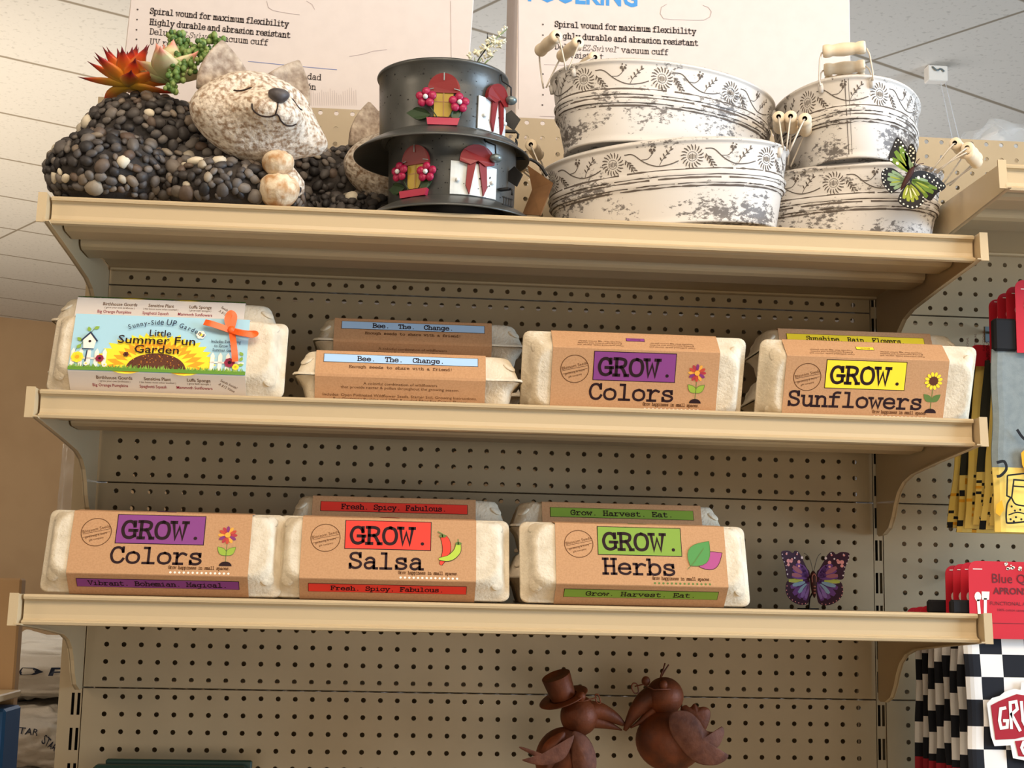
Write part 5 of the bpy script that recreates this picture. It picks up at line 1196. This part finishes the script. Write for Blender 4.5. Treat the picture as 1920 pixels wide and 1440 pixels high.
m = MB(); m.tube(smooth_path([q(1096, 1336), q(1118, 1333), q(1140, 1340), q(1158, 1350), q(1170, 1359)], 4), [.0165 * (1 - .9 * k / 16) ** .8 for k in range(17)], 14); m.tube(smooth_path([q(1096, 1350), q(1120, 1354), q(1145, 1361), q(1166, 1369)], 4), [.0125 * (1 - .92 * k / 12) for k in range(13)], 12); m.build('beak', [M_rust], hd)
Hm = Matrix.Translation(q(1057, 1309)) @ Matrix.Rotation(R(-22), 4, 'Y') @ Matrix.Rotation(R(14), 4, 'X')
m = MB(); m.lathe([(0, 0), (.034, .0), (.0355, .001), (.034, .0022), (.020, .0022)], 36); m.lathe([(.0175, .002), (.0205, .034), (.0200, .0345), (.0190, .034), (.0, .033)], 36); m.xf(Hm); m.build('top_hat', [M_rust], hd)
m = MB(); m.ellipsoid(q(1090, 1306, -.022), (.006, .006, .007), 12, 8); m.build('eye', [M_rust], hd)
m = MB(); m.tube([q(1072, 1316, -.026), q(1098, 1314, -.024), q(1118, 1308, -.014)], .0009, 6); m.tube(smooth_path([q(1116, 1302, -.014), q(1122, 1303, -.014), q(1126, 1318, -.014), q(1119, 1317, -.014), q(1116, 1302, -.014)], 4), .0010, 6); m.build('spectacles', [M_rust], hd)
m = MB(); m.ellipsoid(q(1060, 1424), (.042, .036, .044), 28, 18); m.build('body', [M_rust], t)
plate_px(q, [(1072, 1374), (1092, 1376), (1108, 1392), (1117, 1415), (1118, 1438), (1110, 1458), (1092, 1466), (1078, 1452), (1072, 1420)], -.040, .001, .012).build('wing', [M_rust2], t)
plate_px(q, [(1060, 1373), (1040, 1378), (1022, 1392), (1014, 1412), (1016, 1436), (1024, 1450), (1042, 1430), (1056, 1404)], -.036, .001, .010).build('wing', [M_rust], t)
plate_px(q, [(1076, 1378), (1070, 1402), (1056, 1424), (1030, 1434), (1006, 1434), (984, 1428), (980, 1424), (1000, 1422), (998, 1416), (976, 1404), (975, 1400), (990, 1404), (1012, 1420), (1040, 1414), (1058, 1396)], -.046, .001, .002).build('tail', [M_rust2], t)
m = MB(); f0 = q(1052, 1452); f1 = q(1072, 1452)
for f in (f0, f1):
    m.tube([f, Vector((f.x, f.y, .004))], .0028, 8)
    for a in (-.6, 0, .6): m.tube([Vector((f.x, f.y, .004)), Vector((f.x + .024 * math.sin(a), f.y - .024 * math.cos(a), .002))], .0022, 6)
m.build('leg', [M_rust], t)
t, q = bird('rusty metal bird with spectacles and ruffled tail, right of the kissing pair', (1262, 1385), -.20)
m = MB(); m.ellipsoid(q(1246, 1305), (.0265, .026, .0260), 24, 16); hd = m.build('head', [M_rust], t)
m = MB(); m.tube(smooth_path([q(1240, 1304), q(1216, 1310), q(1198, 1326), q(1184, 1346), q(1171, 1370)], 4), [.0185 * (1 - .93 * k / 16) ** .75 for k in range(17)], 14); m.tube(smooth_path([q(1242, 1318), q(1224, 1332), q(1204, 1350), q(1182, 1365)], 4), [.0110 * (1 - .9 * k / 12) for k in range(13)], 12); m.build('beak', [M_rust], hd)
m = MB(); m.tube([q(1238, 1274), q(1243, 1258), q(1247, 1243)], .0011, 6); m.tube([q(1238, 1272), q(1246, 1258), q(1254, 1246)], .0011, 6); m.tube([q(1237, 1276), q(1241, 1262), q(1243, 1256)], .0013, 6); m.build('crest_feather', [M_rust], hd)
m = MB(); m.ellipsoid(q(1211, 1277, -.012), (.0062, .006, .0068), 12, 8); m.ellipsoid(q(1244, 1284, -.024), (.006, .005, .0065), 12, 8); m.build('eye', [M_rust], hd)
m = MB(); m.tube([q(1258, 1292, -.026), q(1226, 1293, -.026), q(1206, 1283, -.018), q(1190, 1287, -.016)], .0010, 6); m.tube(smooth_path([q(1184, 1286, -.016), q(1188, 1281, -.016), q(1195, 1284, -.016), q(1197, 1298, -.016), q(1191, 1300, -.016), q(1186, 1294, -.016), q(1184, 1286, -.016)], 4), .0010, 6); m.build('spectacles', [M_rust], hd)
m = MB(); m.ellipsoid(q(1256, 1388), (.048, .040, .042), 28, 18); m.build('body', [M_rust], t)
plate_px(q, [(1262, 1334), (1290, 1334), (1310, 1350), (1322, 1368), (1340, 1372), (1353, 1362), (1358, 1374), (1350, 1396), (1340, 1408), (1364, 1414), (1362, 1424), (1344, 1434), (1318, 1434), (1296, 1424), (1276, 1402), (1258, 1374), (1254, 1350)], -.042, .001, .008).build('wing', [M_rust2], t)
plate_px(q, [(1276, 1328), (1286, 1322), (1294, 1326), (1302, 1319), (1310, 1326), (1320, 1325), (1330, 1330), (1332, 1342), (1328, 1358), (1320, 1370), (1300, 1364), (1282, 1346)], .012, .001, .004).build('tail', [M_rust], t)
m = MB()
for u in (1254, 1286):
    f = q(u, 1418); m.tube([f, Vector((f.x, f.y, .004))], .0030, 8)
    for a in (-.6, 0, .6): m.tube([Vector((f.x, f.y, .004)), Vector((f.x + .024 * math.sin(a), f.y - .024 * math.cos(a), .002))], .0022, 6)
m.build('leg', [M_rust], t)
# ------------------------------------------------------------------ white hose cartons on the far side
M_box = mat('white_cardboard', (222, 210, 203), .8, c2=(219, 207, 200), nscale=40, spec=.2); M_crease = mat('box_crease', (176, 160, 158), .8); M_blue = pm('print_pool_blue', (72, 148, 214)); M_pencil = mat('print_grey', (90, 80, 78), .8); M_tape = mat('edge_brown', (205, 160, 130), .8)
def hose_box(label, x0, x1, dep, tilt):
    y0 = .0945; t = thing('hose_box', label, 'cardboard box', ((x0 + x1) / 2, y0, ZO + .682), (0, R(tilt), 0), group='white hose boxes behind the top shelf')
    h = .62; w2 = (x1 - x0) / 2; lift = w2 * abs(math.sin(R(tilt)))
    t.location.z += lift
    m = MB(); m.box((-w2, 0, 0), (w2, dep, h), 0, bev=.0015)
    return t, m, w2
def box_print(t, m, w2, right):
    bx = t.location.copy(); inv = t.rotation_euler.to_matrix().inverted()
    c = Canvas(m, flat((0, -.0002, 0), (1, 0, 0), (0, 0, 1)), .0003)
    def L(u, v):
        q = inv @ (P(u, v, y=.0943) - bx); return q.x, q.z
    lines = ['Spiral wound for maximum flexibility', 'Highly durable and abrasion resistant', None, None]
    if right: st = [(1040, 50), (1040, 71.5), (1040, 92), (1062, 108)]; wdt = 0
    else: st = [(281, 25.5), (280, 46), (280, 64), (280, 83)]; wdt = 0
    for k, tx in enumerate(lines):
        x, z = L(*st[k])
        if tx: c.slab(tx, x, z, .0098, .00185, 1, 1, mono=False, sx=.825 if right else .775)
        elif k == 2:
            c.slab('Deluxe', x, z, .0098, .00150, 1, 1, mono=False, sx=.87)
            c.slab('EZ-Swivel', x + .047, z, .0098, .0010, 1, 1, mono=False, sx=.80, slant=.22); c.sans('TM', x + .1065, z + .006, .0055, 1, 1)
            c.slab('vacuum cuff', x + .1135, z, .0098, .00150, 1, 1, mono=False, sx=.87)
        else: c.slab('resistant' if right else 'UV resistant', x, z, .0098, .0014, 1, 1, mono=False, sx=.87)
    dots = [(1018, 46), (1018, 66), (1018, 101), (1018, 139), (1018, 158), (1018, 178), (1017, 197)] if right else [(258, 18), (257, 37), (256, 56), (256, 74)]
    for d in dots: c.disc(L(*d), .0016, 1, 1, 8)
    def curve(p, w=.0009, m_=2): c.line([L(*k) for k in p], w, m_)
    if right:
        curve([(972, -80), (972, 60), (972, 205)], .0011); curve([(1020, 121), (1075, 123)], .0008); curve([(1012, 218), (1080, 220)], .0008)
        q = [(1250, 8), (1240, 14), (1238, 26), (1244, 35), (1260, 37), (1300, 38), (1320, 38), (1331, 32), (1334, 22), (1328, 14), (1318, 10)]; curve(q, .0009)
        x, z = L(988, 1); c.sans('POOLKING', x, z, .046, 3, 1, align='l', sx=.82, bold=.03)
        for (u, v) in ((965, 10), (961, 28), (958, 46), (957, 110), (956, 92)): pass
    else:
        q = [(500, 2), (503, 14), (512, 20), (540, 25), (562, 28)]; curve(q, .0009); curve([(574, 2), (585, 8), (590, 18)], .0007)
        curve([(465, 115), (545, 123), (632, 131)], .0011, 4)
        x, z = L(576, 148); c.slab('dad', x, z, .0098, .0015, 1, 1, mono=False, sx=.87); x, z = L(575, 167); c.slab('\u00f3n', x, z, .0098, .0015, 1, 1, mono=False, sx=.87)
        x, z = L(240, -30); c.sans('POOLKING', x, z, .046, 3, 1, align='l', sx=.82, bold=.03)
        curve([(655, 106), (680, 102), (700, 96), (725, 93)], .0009); curve([(845, 2), (846, 100), (848, 200)], .0008)
        rr = random.Random(2)
        for k in range(24): u = 575 + k * 4; curve([(u, 172 + rr.uniform(-8, 6)), (u + 1, 198)], .0005)
    m.build('printed_box', [M_box, M_pencil, M_crease, M_blue, pm('print_line_blue', (120, 132, 180))], t)
t, m, w2 = hose_box('white printed hose box standing behind the stone cat, leaning slightly', -.634, -.066, .25, 2.6); box_print(t, m, w2, False)
t, m, w2 = hose_box('white printed hose box with blue lettering standing behind the whitewashed tubs', .029, .607, .25, 0); box_print(t, m, w2, True)
# ------------------------------------------------------------------ aprons hanging at the right
M_apred = mat('card_red', (196, 32, 48), .45, spec=.4); M_apdk = mat('card_print_dark', (96, 22, 30), .6); M_tie = mat('apron_tie_black', (20, 20, 24), .85); M_cw = mat('cloth_white', (236, 232, 228), .9); M_cb = mat('cloth_black', (24, 26, 34), .9)
M_cg = mat('cloth_grey', (134, 144, 146), .9, c2=(124, 134, 137), nscale=90, bump=.1, bscale=900); M_cy = mat('cloth_yellow', (244, 214, 116), .9, c2=(240, 206, 100), nscale=30); M_cd = mat('cloth_dark', (46, 46, 36), .9); M_or = mat('cloth_orange', (238, 168, 40), .9); M_lred = mat('logo_red', (164, 28, 44), .8)
def card(m, x0, x1, z0, z1, y, r=.012, th=.0009):
    pts = []
    for (cx, cz, a0) in ((x1 - r, z1 - r, 0), (x0 + r, z1 - r, 90)):
        for k in range(7): a = R(a0 + 15 * k); pts.append((cx + r * math.cos(a), cz + r * math.sin(a)))
    pts += [(x0, z0), (x1, z0)]
    m.prism(pts, y, y + th, 'y')
def cloth(x0, x1, z0, z1, y, th, pick, seed, nx=28, nz=36, flare=0.0, amp=.003):
    m = MB(); o = Vector((seed * 3.1, seed * 1.7, 0))
    def pt(i, j, back):
        u, v = i / nx, j / nz; x = x0 + (x1 - x0) * u; z = z1 + (z0 - z1) * v
        w_ = noise.noise(Vector((x * 22, z * 7, seed)) + o) * amp * (.4 + v); x -= flare * v * (1 - u); x += noise.noise(Vector((z * 14, seed * 2.0, 3.3))) * .004 * (1 - u)
        edge = 1 - (1 - min(1, u / .06)) ** 2 * .8
        return (x, y + w_ + (th if back else 0) * 1.0 + (.5 * th * (1 - edge) * (1 if not back else -1)), z)
    F = [pt(i, j, False) for j in range(nz + 1) for i in range(nx + 1)]; B = [pt(i, j, True) for j in range(nz + 1) for i in range(nx + 1)]; n = nx + 1
    for j in range(nz):
        for i in range(nx):
            a = j * n + i; k = pick((i + .5) / nx, (j + .5) / nz)
            m.add([F[a], F[a + 1], F[a + n + 1], F[a + n]], [(0, 1, 2, 3)], k, False); m.add([B[a], B[a + 1], B[a + n + 1], B[a + n]], [(3, 2, 1, 0)], k, False)
        a = j * n; m.add([F[a], F[a + n], B[a + n], B[a]], [(0, 1, 2, 3)], pick(.01, (j + .5) / nz)); a = j * n + nx; m.add([F[a], F[a + n], B[a + n], B[a]], [(0, 1, 2, 3)], pick(.99, (j + .5) / nz))
    for j in (0, nz):
        for i in range(nx): a = j * n + i; m.add([F[a], F[a + 1], B[a + 1], B[a]], [(0, 1, 2, 3)], pick((i + .5) / nx, .01 if j == 0 else .99))
    return m, pt
def utensils(m, x, z, y, s=1.0):
    c = Canvas(m, flat((x, y, z), (1, 0, 0), (0, 0, 1)), .0003)
    c.line([(-.003 * s, -.018 * s), (-.004 * s, .004 * s)], .0042 * s, 1); c.disc((-.0045 * s, .008 * s), .0058 * s, 1, 1, 12, .8, 1.1)
    c.line([(.005 * s, -.019 * s), (.006 * s, .006 * s)], .0042 * s, 1); c.poly([(.001 * s, .004 * s), (.011 * s, .004 * s), (.012 * s, .015 * s), (.001 * s, .015 * s)], 1)
def peg_hook(label, x, z, ylen):
    m = MB(); m.tube(smooth_path([Vector((x, .0016, z)), Vector((x, -.03, z)), Vector((x, -ylen + .01, z)), Vector((x, -ylen, z + .004)), Vector((x, -ylen - .002, z + .012))], 4), .0022, 8); m.box((x - .008, -.0012, z - .016), (x + .008, .0006, z + .010))
    tag(m.build('peg_hook', [M_bell]), label, 'hook', 'peg hooks at the right')
SQ = .0305
GAP = 'checked aprons on the lower right hook'
peg_hook('metal peg hook carrying the black and white checked aprons', .735, ZO + .196, .33)
for k in range(8):
    y = -.300 + k * .0275; x0, x1 = .627, .842; tall = k < 4; zt = ZO + (.207 if tall else .153) - .0015 * k
    lab = 'black and white checked apron on a red card, %s' % ('frontmost, with red lettered patch' if k == 0 else ('%s behind the frontmost' % ('next', 'second', 'third', 'fourth', 'fifth', 'sixth', 'seventh')[k - 1]))
    t = thing('folded_apron', lab, 'apron', ((x0 + x1) / 2, y, ZO + .19), group=GAP); o = t.location
    bz = ZO + .103
    m = MB(); card(m, x0 - o.x + (.0 if tall else -.016), x1 - o.x, bz - o.z, zt - o.z, -.0105 if tall else -.006)
    if tall:
        utensils(m, x0 - o.x + .0165, .151 + ZO - o.z, -.0108)
        c = Canvas(m, flat((x0 - o.x, -.0108, ZO - o.z), (1, 0, 0), (0, 0, 1)), .0003)
        c.line([(.006, .196), (.019, .196)], .0012, 1)
        if k == 0:
            c.sans('Blue Q', .056, .178, .018, 2, 1, sx=.95); c.sans('APRONS', .058, .163, .0125, 2, 1, bold=.02); c.sans('FUNCTIONAL ART', .058, .148, .0070, 2, 1); c.sans('100% cotton canvas', .058, .140, .0050, 2, 1)
            rr = random.Random(5)
            for _ in range(34): a = rr.random(); c.disc((.052 + a * .10, .2030 - a * .035 + rr.gauss(0, .0022)), rr.uniform(.0010, .0028), 1, 1, 7, 1, .7)
            c.line([(0, .112 + .012), (.21, .112 + .012)], .0006, 2)
    m.build('header_card', [M_apred, M_white, M_apdk], t)
    if k in (0, 3):
        m = MB(); m.box((-.105 - .024, -.004, -.055), (-.105 + .016, .010, -.036), bev=.003); m.build('black_tie', [M_tie], t)
    ph = (k * 5) % 3
    def pick(u, v, k=k, ph=ph):
        i = int((u * .215 + (0 if k == 0 else .012 * ph)) / SQ + .25); j = int((v * .36 + (.004 if k == 0 else .011 * ph)) / SQ)
        if k and .50 < v < .585 and u < .16: return 2
        return (i + j + (0 if k == 0 else ph)) % 2
    m, pt = cloth(x0 - o.x - (.004 if k == 0 else 0), x1 - o.x, -.445, bz - o.z + .004, 0, .009, pick, k + 1, 42, 72, flare=-.008 if k == 0 else .004 * (k % 3), amp=.0025)
    if k == 0:
        zz = lambda v: P(1850, v, y=-.30).z - o.z
        xx = lambda u: P(u, 1360, y=-.30).x - o.x
        def f(x, z, l): return Vector((x, -.0055 - l - 2.2 * 0, z))
        c = Canvas(m, f, .0006)
        A = [(1848, 1318), (1858, 1308), (1872, 1304), (1882, 1296), (1900, 1290), (1912, 1292), (1914, 1278), (1935, 1276), (1960, 1270), (2000, 1272), (2000, 1440), (1915, 1424), (1894, 1420), (1890, 1396), (1860, 1398), (1854, 1380)]
        c.poly([(xx(u), zz(v)) for u, v in A], 0, 1)
        B_ = [(1855, 1322), (1870, 1314), (1884, 1308), (1904, 1300), (1918, 1302), (1936, 1290), (1996, 1286), (1996, 1374), (1922, 1378), (1898, 1384), (1862, 1386), (1858, 1352)]
        c.poly([(xx(u), zz(v)) for u, v in B_], 2, 2); c.poly([(xx(u), zz(v)) for u, v in [(1898, 1388), (1930, 1384), (1990, 1380), (1990, 1424), (1904, 1416)]], 2, 2)
        def st(p, w=.0042): c.line([(xx(u), zz(v)) for u, v in p], w, 0, 3, ext=.001)
        st([(1882, 1326), (1873, 1328), (1870, 1350), (1873, 1364), (1884, 1362), (1885, 1350), (1878, 1350)]); st([(1892, 1364), (1891, 1316), (1902, 1314), (1904, 1328), (1893, 1338), (1908, 1368)]); st([(1912, 1314), (1914, 1350), (1920, 1362), (1930, 1360), (1933, 1312)]); st([(1928, 1390), (1914, 1390), (1910, 1400), (1914, 1410), (1928, 1408)])
    m.build('checked_cloth', [M_cw, M_cb, M_lred], t, recalc=False)
GAP2 = 'bee aprons on the upper right hook'
peg_hook('metal peg hook carrying the grey and yellow bee aprons', .80, ZO + .585, .33)
for k in range(7):
    front = k < 4
    y = -.300 + k * .030; t = thing('folded_apron', 'grey and yellow bee apron on a red card, %s' % ('frontmost' if k == 0 else ('%s behind the frontmost' % ('next', 'second', 'third', 'fourth', 'fifth', 'sixth')[k - 1])), 'apron', (.79, y, ZO + .58), group=GAP2); o = t.location
    x0 = .706 if front else .688; zt = ZO + (.601 if front else .541) - .003 * k; zb = ZO + (.497 if front else .515)
    m = MB(); card(m, x0 - o.x, .89 - o.x, zb - o.z, zt - o.z, -.008)
    if front:
        utensils(m, x0 + .021 - o.x, ZO + .556 - o.z, -.0083)
        c = Canvas(m, flat((x0 - o.x, -.0083, ZO - o.z), (1, 0, 0), (0, 0, 1)), .0003); c.line([(.008, .588), (.021, .588)], .0012, 1)
    else:
        c = Canvas(m, flat((x0 - o.x + .03, -.0083, ZO + .520 - o.z), (1, 0, 0), (0, 0, 1)), .0003); c.sans('APRONS', 0, 0, .008, 2, 1, rot=R(90)); c.sans('FUNCTIONAL', -.007, 0, .005, 2, 1, rot=R(90), align='l')
        m.prism([(x0 - o.x, zb - o.z), (x0 + .038 - o.x, zb - o.z), (x0 + .038 - o.x, zb - .018 - o.z), (x0 - o.x, zb - .018 - o.z)], -.008, -.0071, 'y')
    m.build('header_card', [M_apred, M_white, M_apdk], t)
    if k == 0:
        m = MB(); m.box((.676 - o.x, -.005, ZO + .500 - o.z), (.709 - o.x, .010, ZO + .546 - o.z), bev=.003); m.build('black_tie', [M_tie], t)
    top = zb - o.z + .006; bot = ZO + (.2475 if k == 0 else .262 - .004 * (k % 3)) - o.z; cut = (ZO + .3365 - o.z - top) / (bot - top)
    def pick(u, v, k=k, cut=cut):
        if v < cut: return 0 if k == 0 else (2 if k % 2 else 1)
        if k:
            h = noise.noise(Vector((u * 30, v * 46, k * 2.7)))
            if h > .33: return 3
            if h < -.42: return 4
        return 1
    m, pt = cloth((.676 if k == 0 else .704) - o.x, .89 - o.x, bot, top, 0, .011, pick, 20 + k, 30, 60, flare=.006 if k == 0 else .026, amp=.003)
    if k == 0:
        def L(u, v): q = P(u, v, y=-.302) - o; return q.x, q.z
        c = Canvas(m, lambda x, z, l: Vector((x, -.006 - l, z)), .0005)
        def st(p, w=.0026, m_=3, sm=True):
            q = smooth_path([Vector((a, b, 0)) for a, b in [L(*k_) for k_ in p]], 4) if sm else [Vector(L(*k_)) for k_ in p]
            c.line([(a.x, a.y) for a in q], w, m_, 2)
        c.poly([L(*k_) for k_ in [(1912, 850), (1920, 842), (1950, 842), (1960, 870), (1950, 890), (1922, 888), (1914, 872)]], 4, 1); c.poly([L(*k_) for k_ in [(1866, 946), (1876, 938), (1880, 956), (1872, 968), (1864, 962)]], 4, 1)
        st([(1866, 868), (1880, 866), (1884, 880), (1874, 892), (1866, 894)], .0040); st([(1904, 806), (1912, 818), (1920, 826)], .0040)
        st([(1886, 892), (1920, 888), (1960, 890)], .0022, 3, False); st([(1886, 892), (1885, 930), (1894, 934), (1898, 900), (1925, 902)], .0022, 3, False); st([(1898, 912), (1925, 914)], .0020, 3, False); st([(1894, 934), (1902, 946), (1925, 950)], .0022)
        st([(1892, 934), (1885, 948), (1884, 976), (1890, 981), (1925, 978)], .0024); st([(1888, 966), (1905, 961), (1925, 966)], .0018)
        for (u, v) in ((1894, 950), (1900, 958), (1910, 956), (1892, 974), (1902, 970), (1912, 974), (1898, 978)): c.disc(L(u, v), .0016, 3, 2, 8)
    m.build('bee_cloth', [M_cg, M_cy, M_cd, M_tie, M_or], t, recalc=False)
# ------------------------------------------------------------------ left-hand side: bags of stock, neighbouring unit, plastic bag
M_bag = mat('white_poly_bag', (232, 226, 216), .35, c2=(220, 214, 204), nscale=5, bump=1.0, bscale=42, spec=.5); M_bagink = mat('bag_ink', (36, 46, 70), .6)
rr = random.Random(21)
def sack(loc, rz, lab, L=.44, W=.34, H=.11, seed=0, tx='SOFT'):
    m = MB(); o = Vector((seed * 2.3, seed, 0))
    def f(d):
        q = Vector((math.copysign(abs(d.x) ** .62, d.x) * L / 2, math.copysign(abs(d.y) ** .62, d.y) * W / 2, math.copysign(abs(d.z) ** .8, d.z) * H / 2))
        n = noise.noise(q * 11 + o) * .05 + (abs(noise.noise(q * 20 + o)) - .15) * .16 + (abs(noise.noise(q * 40 + o)) - .15) * .14
        return q * (1 + n) + noise.noise_vector(q * 8 + o) * .014
    m.ellipsoid((0, 0, H / 2), (1, 1, 1), 96, 64, 0, None, f)
    def front(x, z, l):
        best = f(Vector((x / (L / 2) * .95, -1, (z - H / 2) / (H / 2) * .75)).normalized()); return Vector((best.x, best.y - .002 - l, best.z + H / 2))
    c = Canvas(m, front, .001)
    for k in range(7):
        c.sans(tx, -.17 + .056 * k, H * .40 + .022 * ((k * 2 + seed) % 3 - 1), .020, 1, 1, rot=.6 - .35 * ((k + seed) % 4), bold=.01)
    ob = m.build('stock_bag', [M_bag, M_bagink], loc=loc, rot=(0, 0, rz), recalc=True); tag(ob, lab, 'bag', 'white bags stacked at far left'); return ob
bx = P(85, 1300, y=.75)
hh = 0.02; names = ['lowest', 'second from bottom', 'third from bottom', 'fourth from bottom', 'fifth from bottom', 'sixth from bottom', 'seventh from bottom', 'second from top', 'top']
m = MB(); m.box((-.30, -.2, 0), (.30, .22, .50), bev=.006); ob = m.build('stock_plinth', [M_wall]); ob.location = (bx.x - .02, .80, 0); tag(ob, 'plain tan plinth under the white bags at far left', 'plinth')
hh = .51
for k in range(7):
    sack((bx.x - .03 + rr.uniform(-.02, .02), .78 + rr.uniform(-.02, .02), hh), rr.uniform(-.25, .25), 'crumpled white bag with dark blue print, %s of the far left stack' % ('bottom', 'second', 'third', 'fourth', 'fifth', 'sixth', 'topmost')[k], H=.115, seed=k + 1, tx=('SOFT', 'SALT', 'STAR')[k % 3]); hh += .120
t = thing('display_unit', 'tan end of a neighbouring display unit at the far left edge', 'shelving', (P(0, 1300, y=.16).x, .16, 0))
xr = P(29, 1250, y=.16).x - t.location.x; zt = P(15, 1084, y=.16).z
m = MB(); m.box((-.4, 0, 0), (xr, .03, zt), bev=.003); m.build('end_panel', [M_wall], t)
m = MB(); x2 = P(22, 1305, y=.10).x - t.location.x; zb = P(10, 1311, y=.10).z; m.box((-.4, -.16, zb), (x2, -.002, zb + .011), bev=.002); m.build('unit_shelf', [M_tan], t)
m = MB(); xb = P(12, 1400, y=.08).x; m.box((xb - .30, .06, zb - .34), (xb, .155, zb - .012), bev=.004); ob = m.build('blue_box', [mat('blue_board', (30, 78, 130), .5)]); tag(ob, 'blue box under the small shelf at the far left edge', 'box')
m = MB(); m.box((-.4, -.16, 0), (x2, -.002, zb - .342), bev=.002); m.build('unit_base', [M_wall], t)
M_film = mat('clear_film', (236, 240, 242), .10, alpha=.20, spec=1.0, bump=.6, bscale=30)
def film(name, lab, cat_, pts_fn, nx, ny, mats, grp=None):
    m = MB(); V = [pts_fn(i / nx, j / ny) for j in range(ny + 1) for i in range(nx + 1)]; n = nx + 1
    for j in range(ny):
        for i in range(nx): a = j * n + i; m.add([V[a], V[a + 1], V[a + n + 1], V[a + n]], [(0, 1, 2, 3)], 0, True)
    return m
# plastic bag hanging off the back of the frame at the left
hb = thing('plastic_bag', 'clear plastic bag hanging behind the left bracket of the middle shelf', 'plastic bag', P(128, 840, y=.11))
o = hb.location; pc = [P(u, v, y=.11) - o for u, v in ((118, 832), (146, 838), (140, 985), (104, 985))]
m = MB()
for side in (0, 1):
    def f(u, v):
        p = pc[0].lerp(pc[1], u).lerp(pc[3].lerp(pc[2], u), v); b = math.sin(pi * u) * (.012 + .02 * v); return p + Vector((0, (b if side else -b) + noise.noise(Vector((u * 3, v * 7, side))) * .008, 0))
    s_ = film('', '', '', f, 12, 20, None); m.add(s_.v, s_.f, 0, True)
m.build('bag_film', [M_film], hb, recalc=False)
m = MB(); m.tube([pc[0].lerp(pc[1], .6), Vector((.012, -.004, .012)), Vector((-.630, .0865, o.z + .012)) - o, Vector((-.625, .084, o.z + .012)) - o], .002, 6); m.build('bag_hanger', [M_bell], hb)
# clear bag with a blue filling behind the board at upper right
cb = thing('clear_bag', 'clear plastic bag with blue contents standing above the right pegboard', 'plastic bag', (P(1905, 240, y=.26).x, .26, ZO + .688))
o = cb.location
m = MB(); m.ellipsoid((.045, 0, .135), (.115, .060, .135), 20, 14); m.build('blue_contents', [mat('blue_cloth', (78, 96, 128), .8, c2=(56, 72, 104), nscale=40)], cb)
def f(d):
    q = Vector((math.copysign(abs(d.x) ** .6, d.x) * .155, math.copysign(abs(d.y) ** .7, d.y) * .085, d.z * .165)); return q * (1 + .16 * noise.noise(d * 3.1) + .10 * noise.noise(d * 8))
m = MB(); m.ellipsoid((.02, 0, .172), (1, 1, 1), 48, 32, 0, None, f); m.build('bag_film', [M_film], cb)
t2 = thing('rear_shelf', 'tan shelf on the far side under the clear plastic bag', 'shelf', (0, 0, 0)); bpy.data.objects.remove(t2)
# ceiling clip with fishing line
hp = P(1753, 131, z=CZ - .012); hk = thing('ceiling_clip', 'small white plastic clip on the ceiling with two clear lines hanging', 'ceiling hook', hp)
sc_ = (P(1773, 131, y=hp.y) - P(1753, 131, y=hp.y)).x / 20
m = MB(); m.box((-17 * sc_, -.02, -.045), (20 * sc_, .02, .010), bev=.003); m.build('clip_plate', [M_white], hk)
m = MB(); m.tube(smooth_path([Vector((-9 * sc_, -.022, .002)), Vector((-2 * sc_, -.028, -.012)), Vector((6 * sc_, -.022, -.004)), Vector((12 * sc_, -.026, -.014))], 4), .0030, 6); m.build('clip_hook', [M_bell], hk)
m = MB()
for (u0, u1) in ((1760, 1794), (1768, 1808)):
    m.tube([P(u0, 137, y=hp.y) - hp, (P(u1, 300, y=hp.y) - hp)], .0014, 5)
m.build('clear_line', [mat('nylon_line', (236, 238, 240), .3, alpha=.6)], hk)
# dark green tray standing at the bottom left
t = thing('green_tray', 'dark green tray standing on the lowest shelf at the bottom left', 'tray', ((P(330, 1430, y=-.09)).x, -.09, Z4))
M_gt = mat('dark_green_paint', (24, 52, 42), .45, spec=.5)
x0, x1 = P(198, 1423, y=-.09).x - t.location.x, P(472, 1428, y=-.09).x - t.location.x; zt = P(330, 1425, y=-.09).z - Z4
m = MB(); m.box((x0, 0, .0), (x1, .012, zt), bev=.002); m.build('tray_back', [M_gt], t)
m = MB(); z1 = P(330, 1436, y=-.115).z - Z4; m.box((x0 - .012, -.03, 0), (x1 - .004, -.004, z1), bev=.004); m.build('tray_front', [M_gt], t)
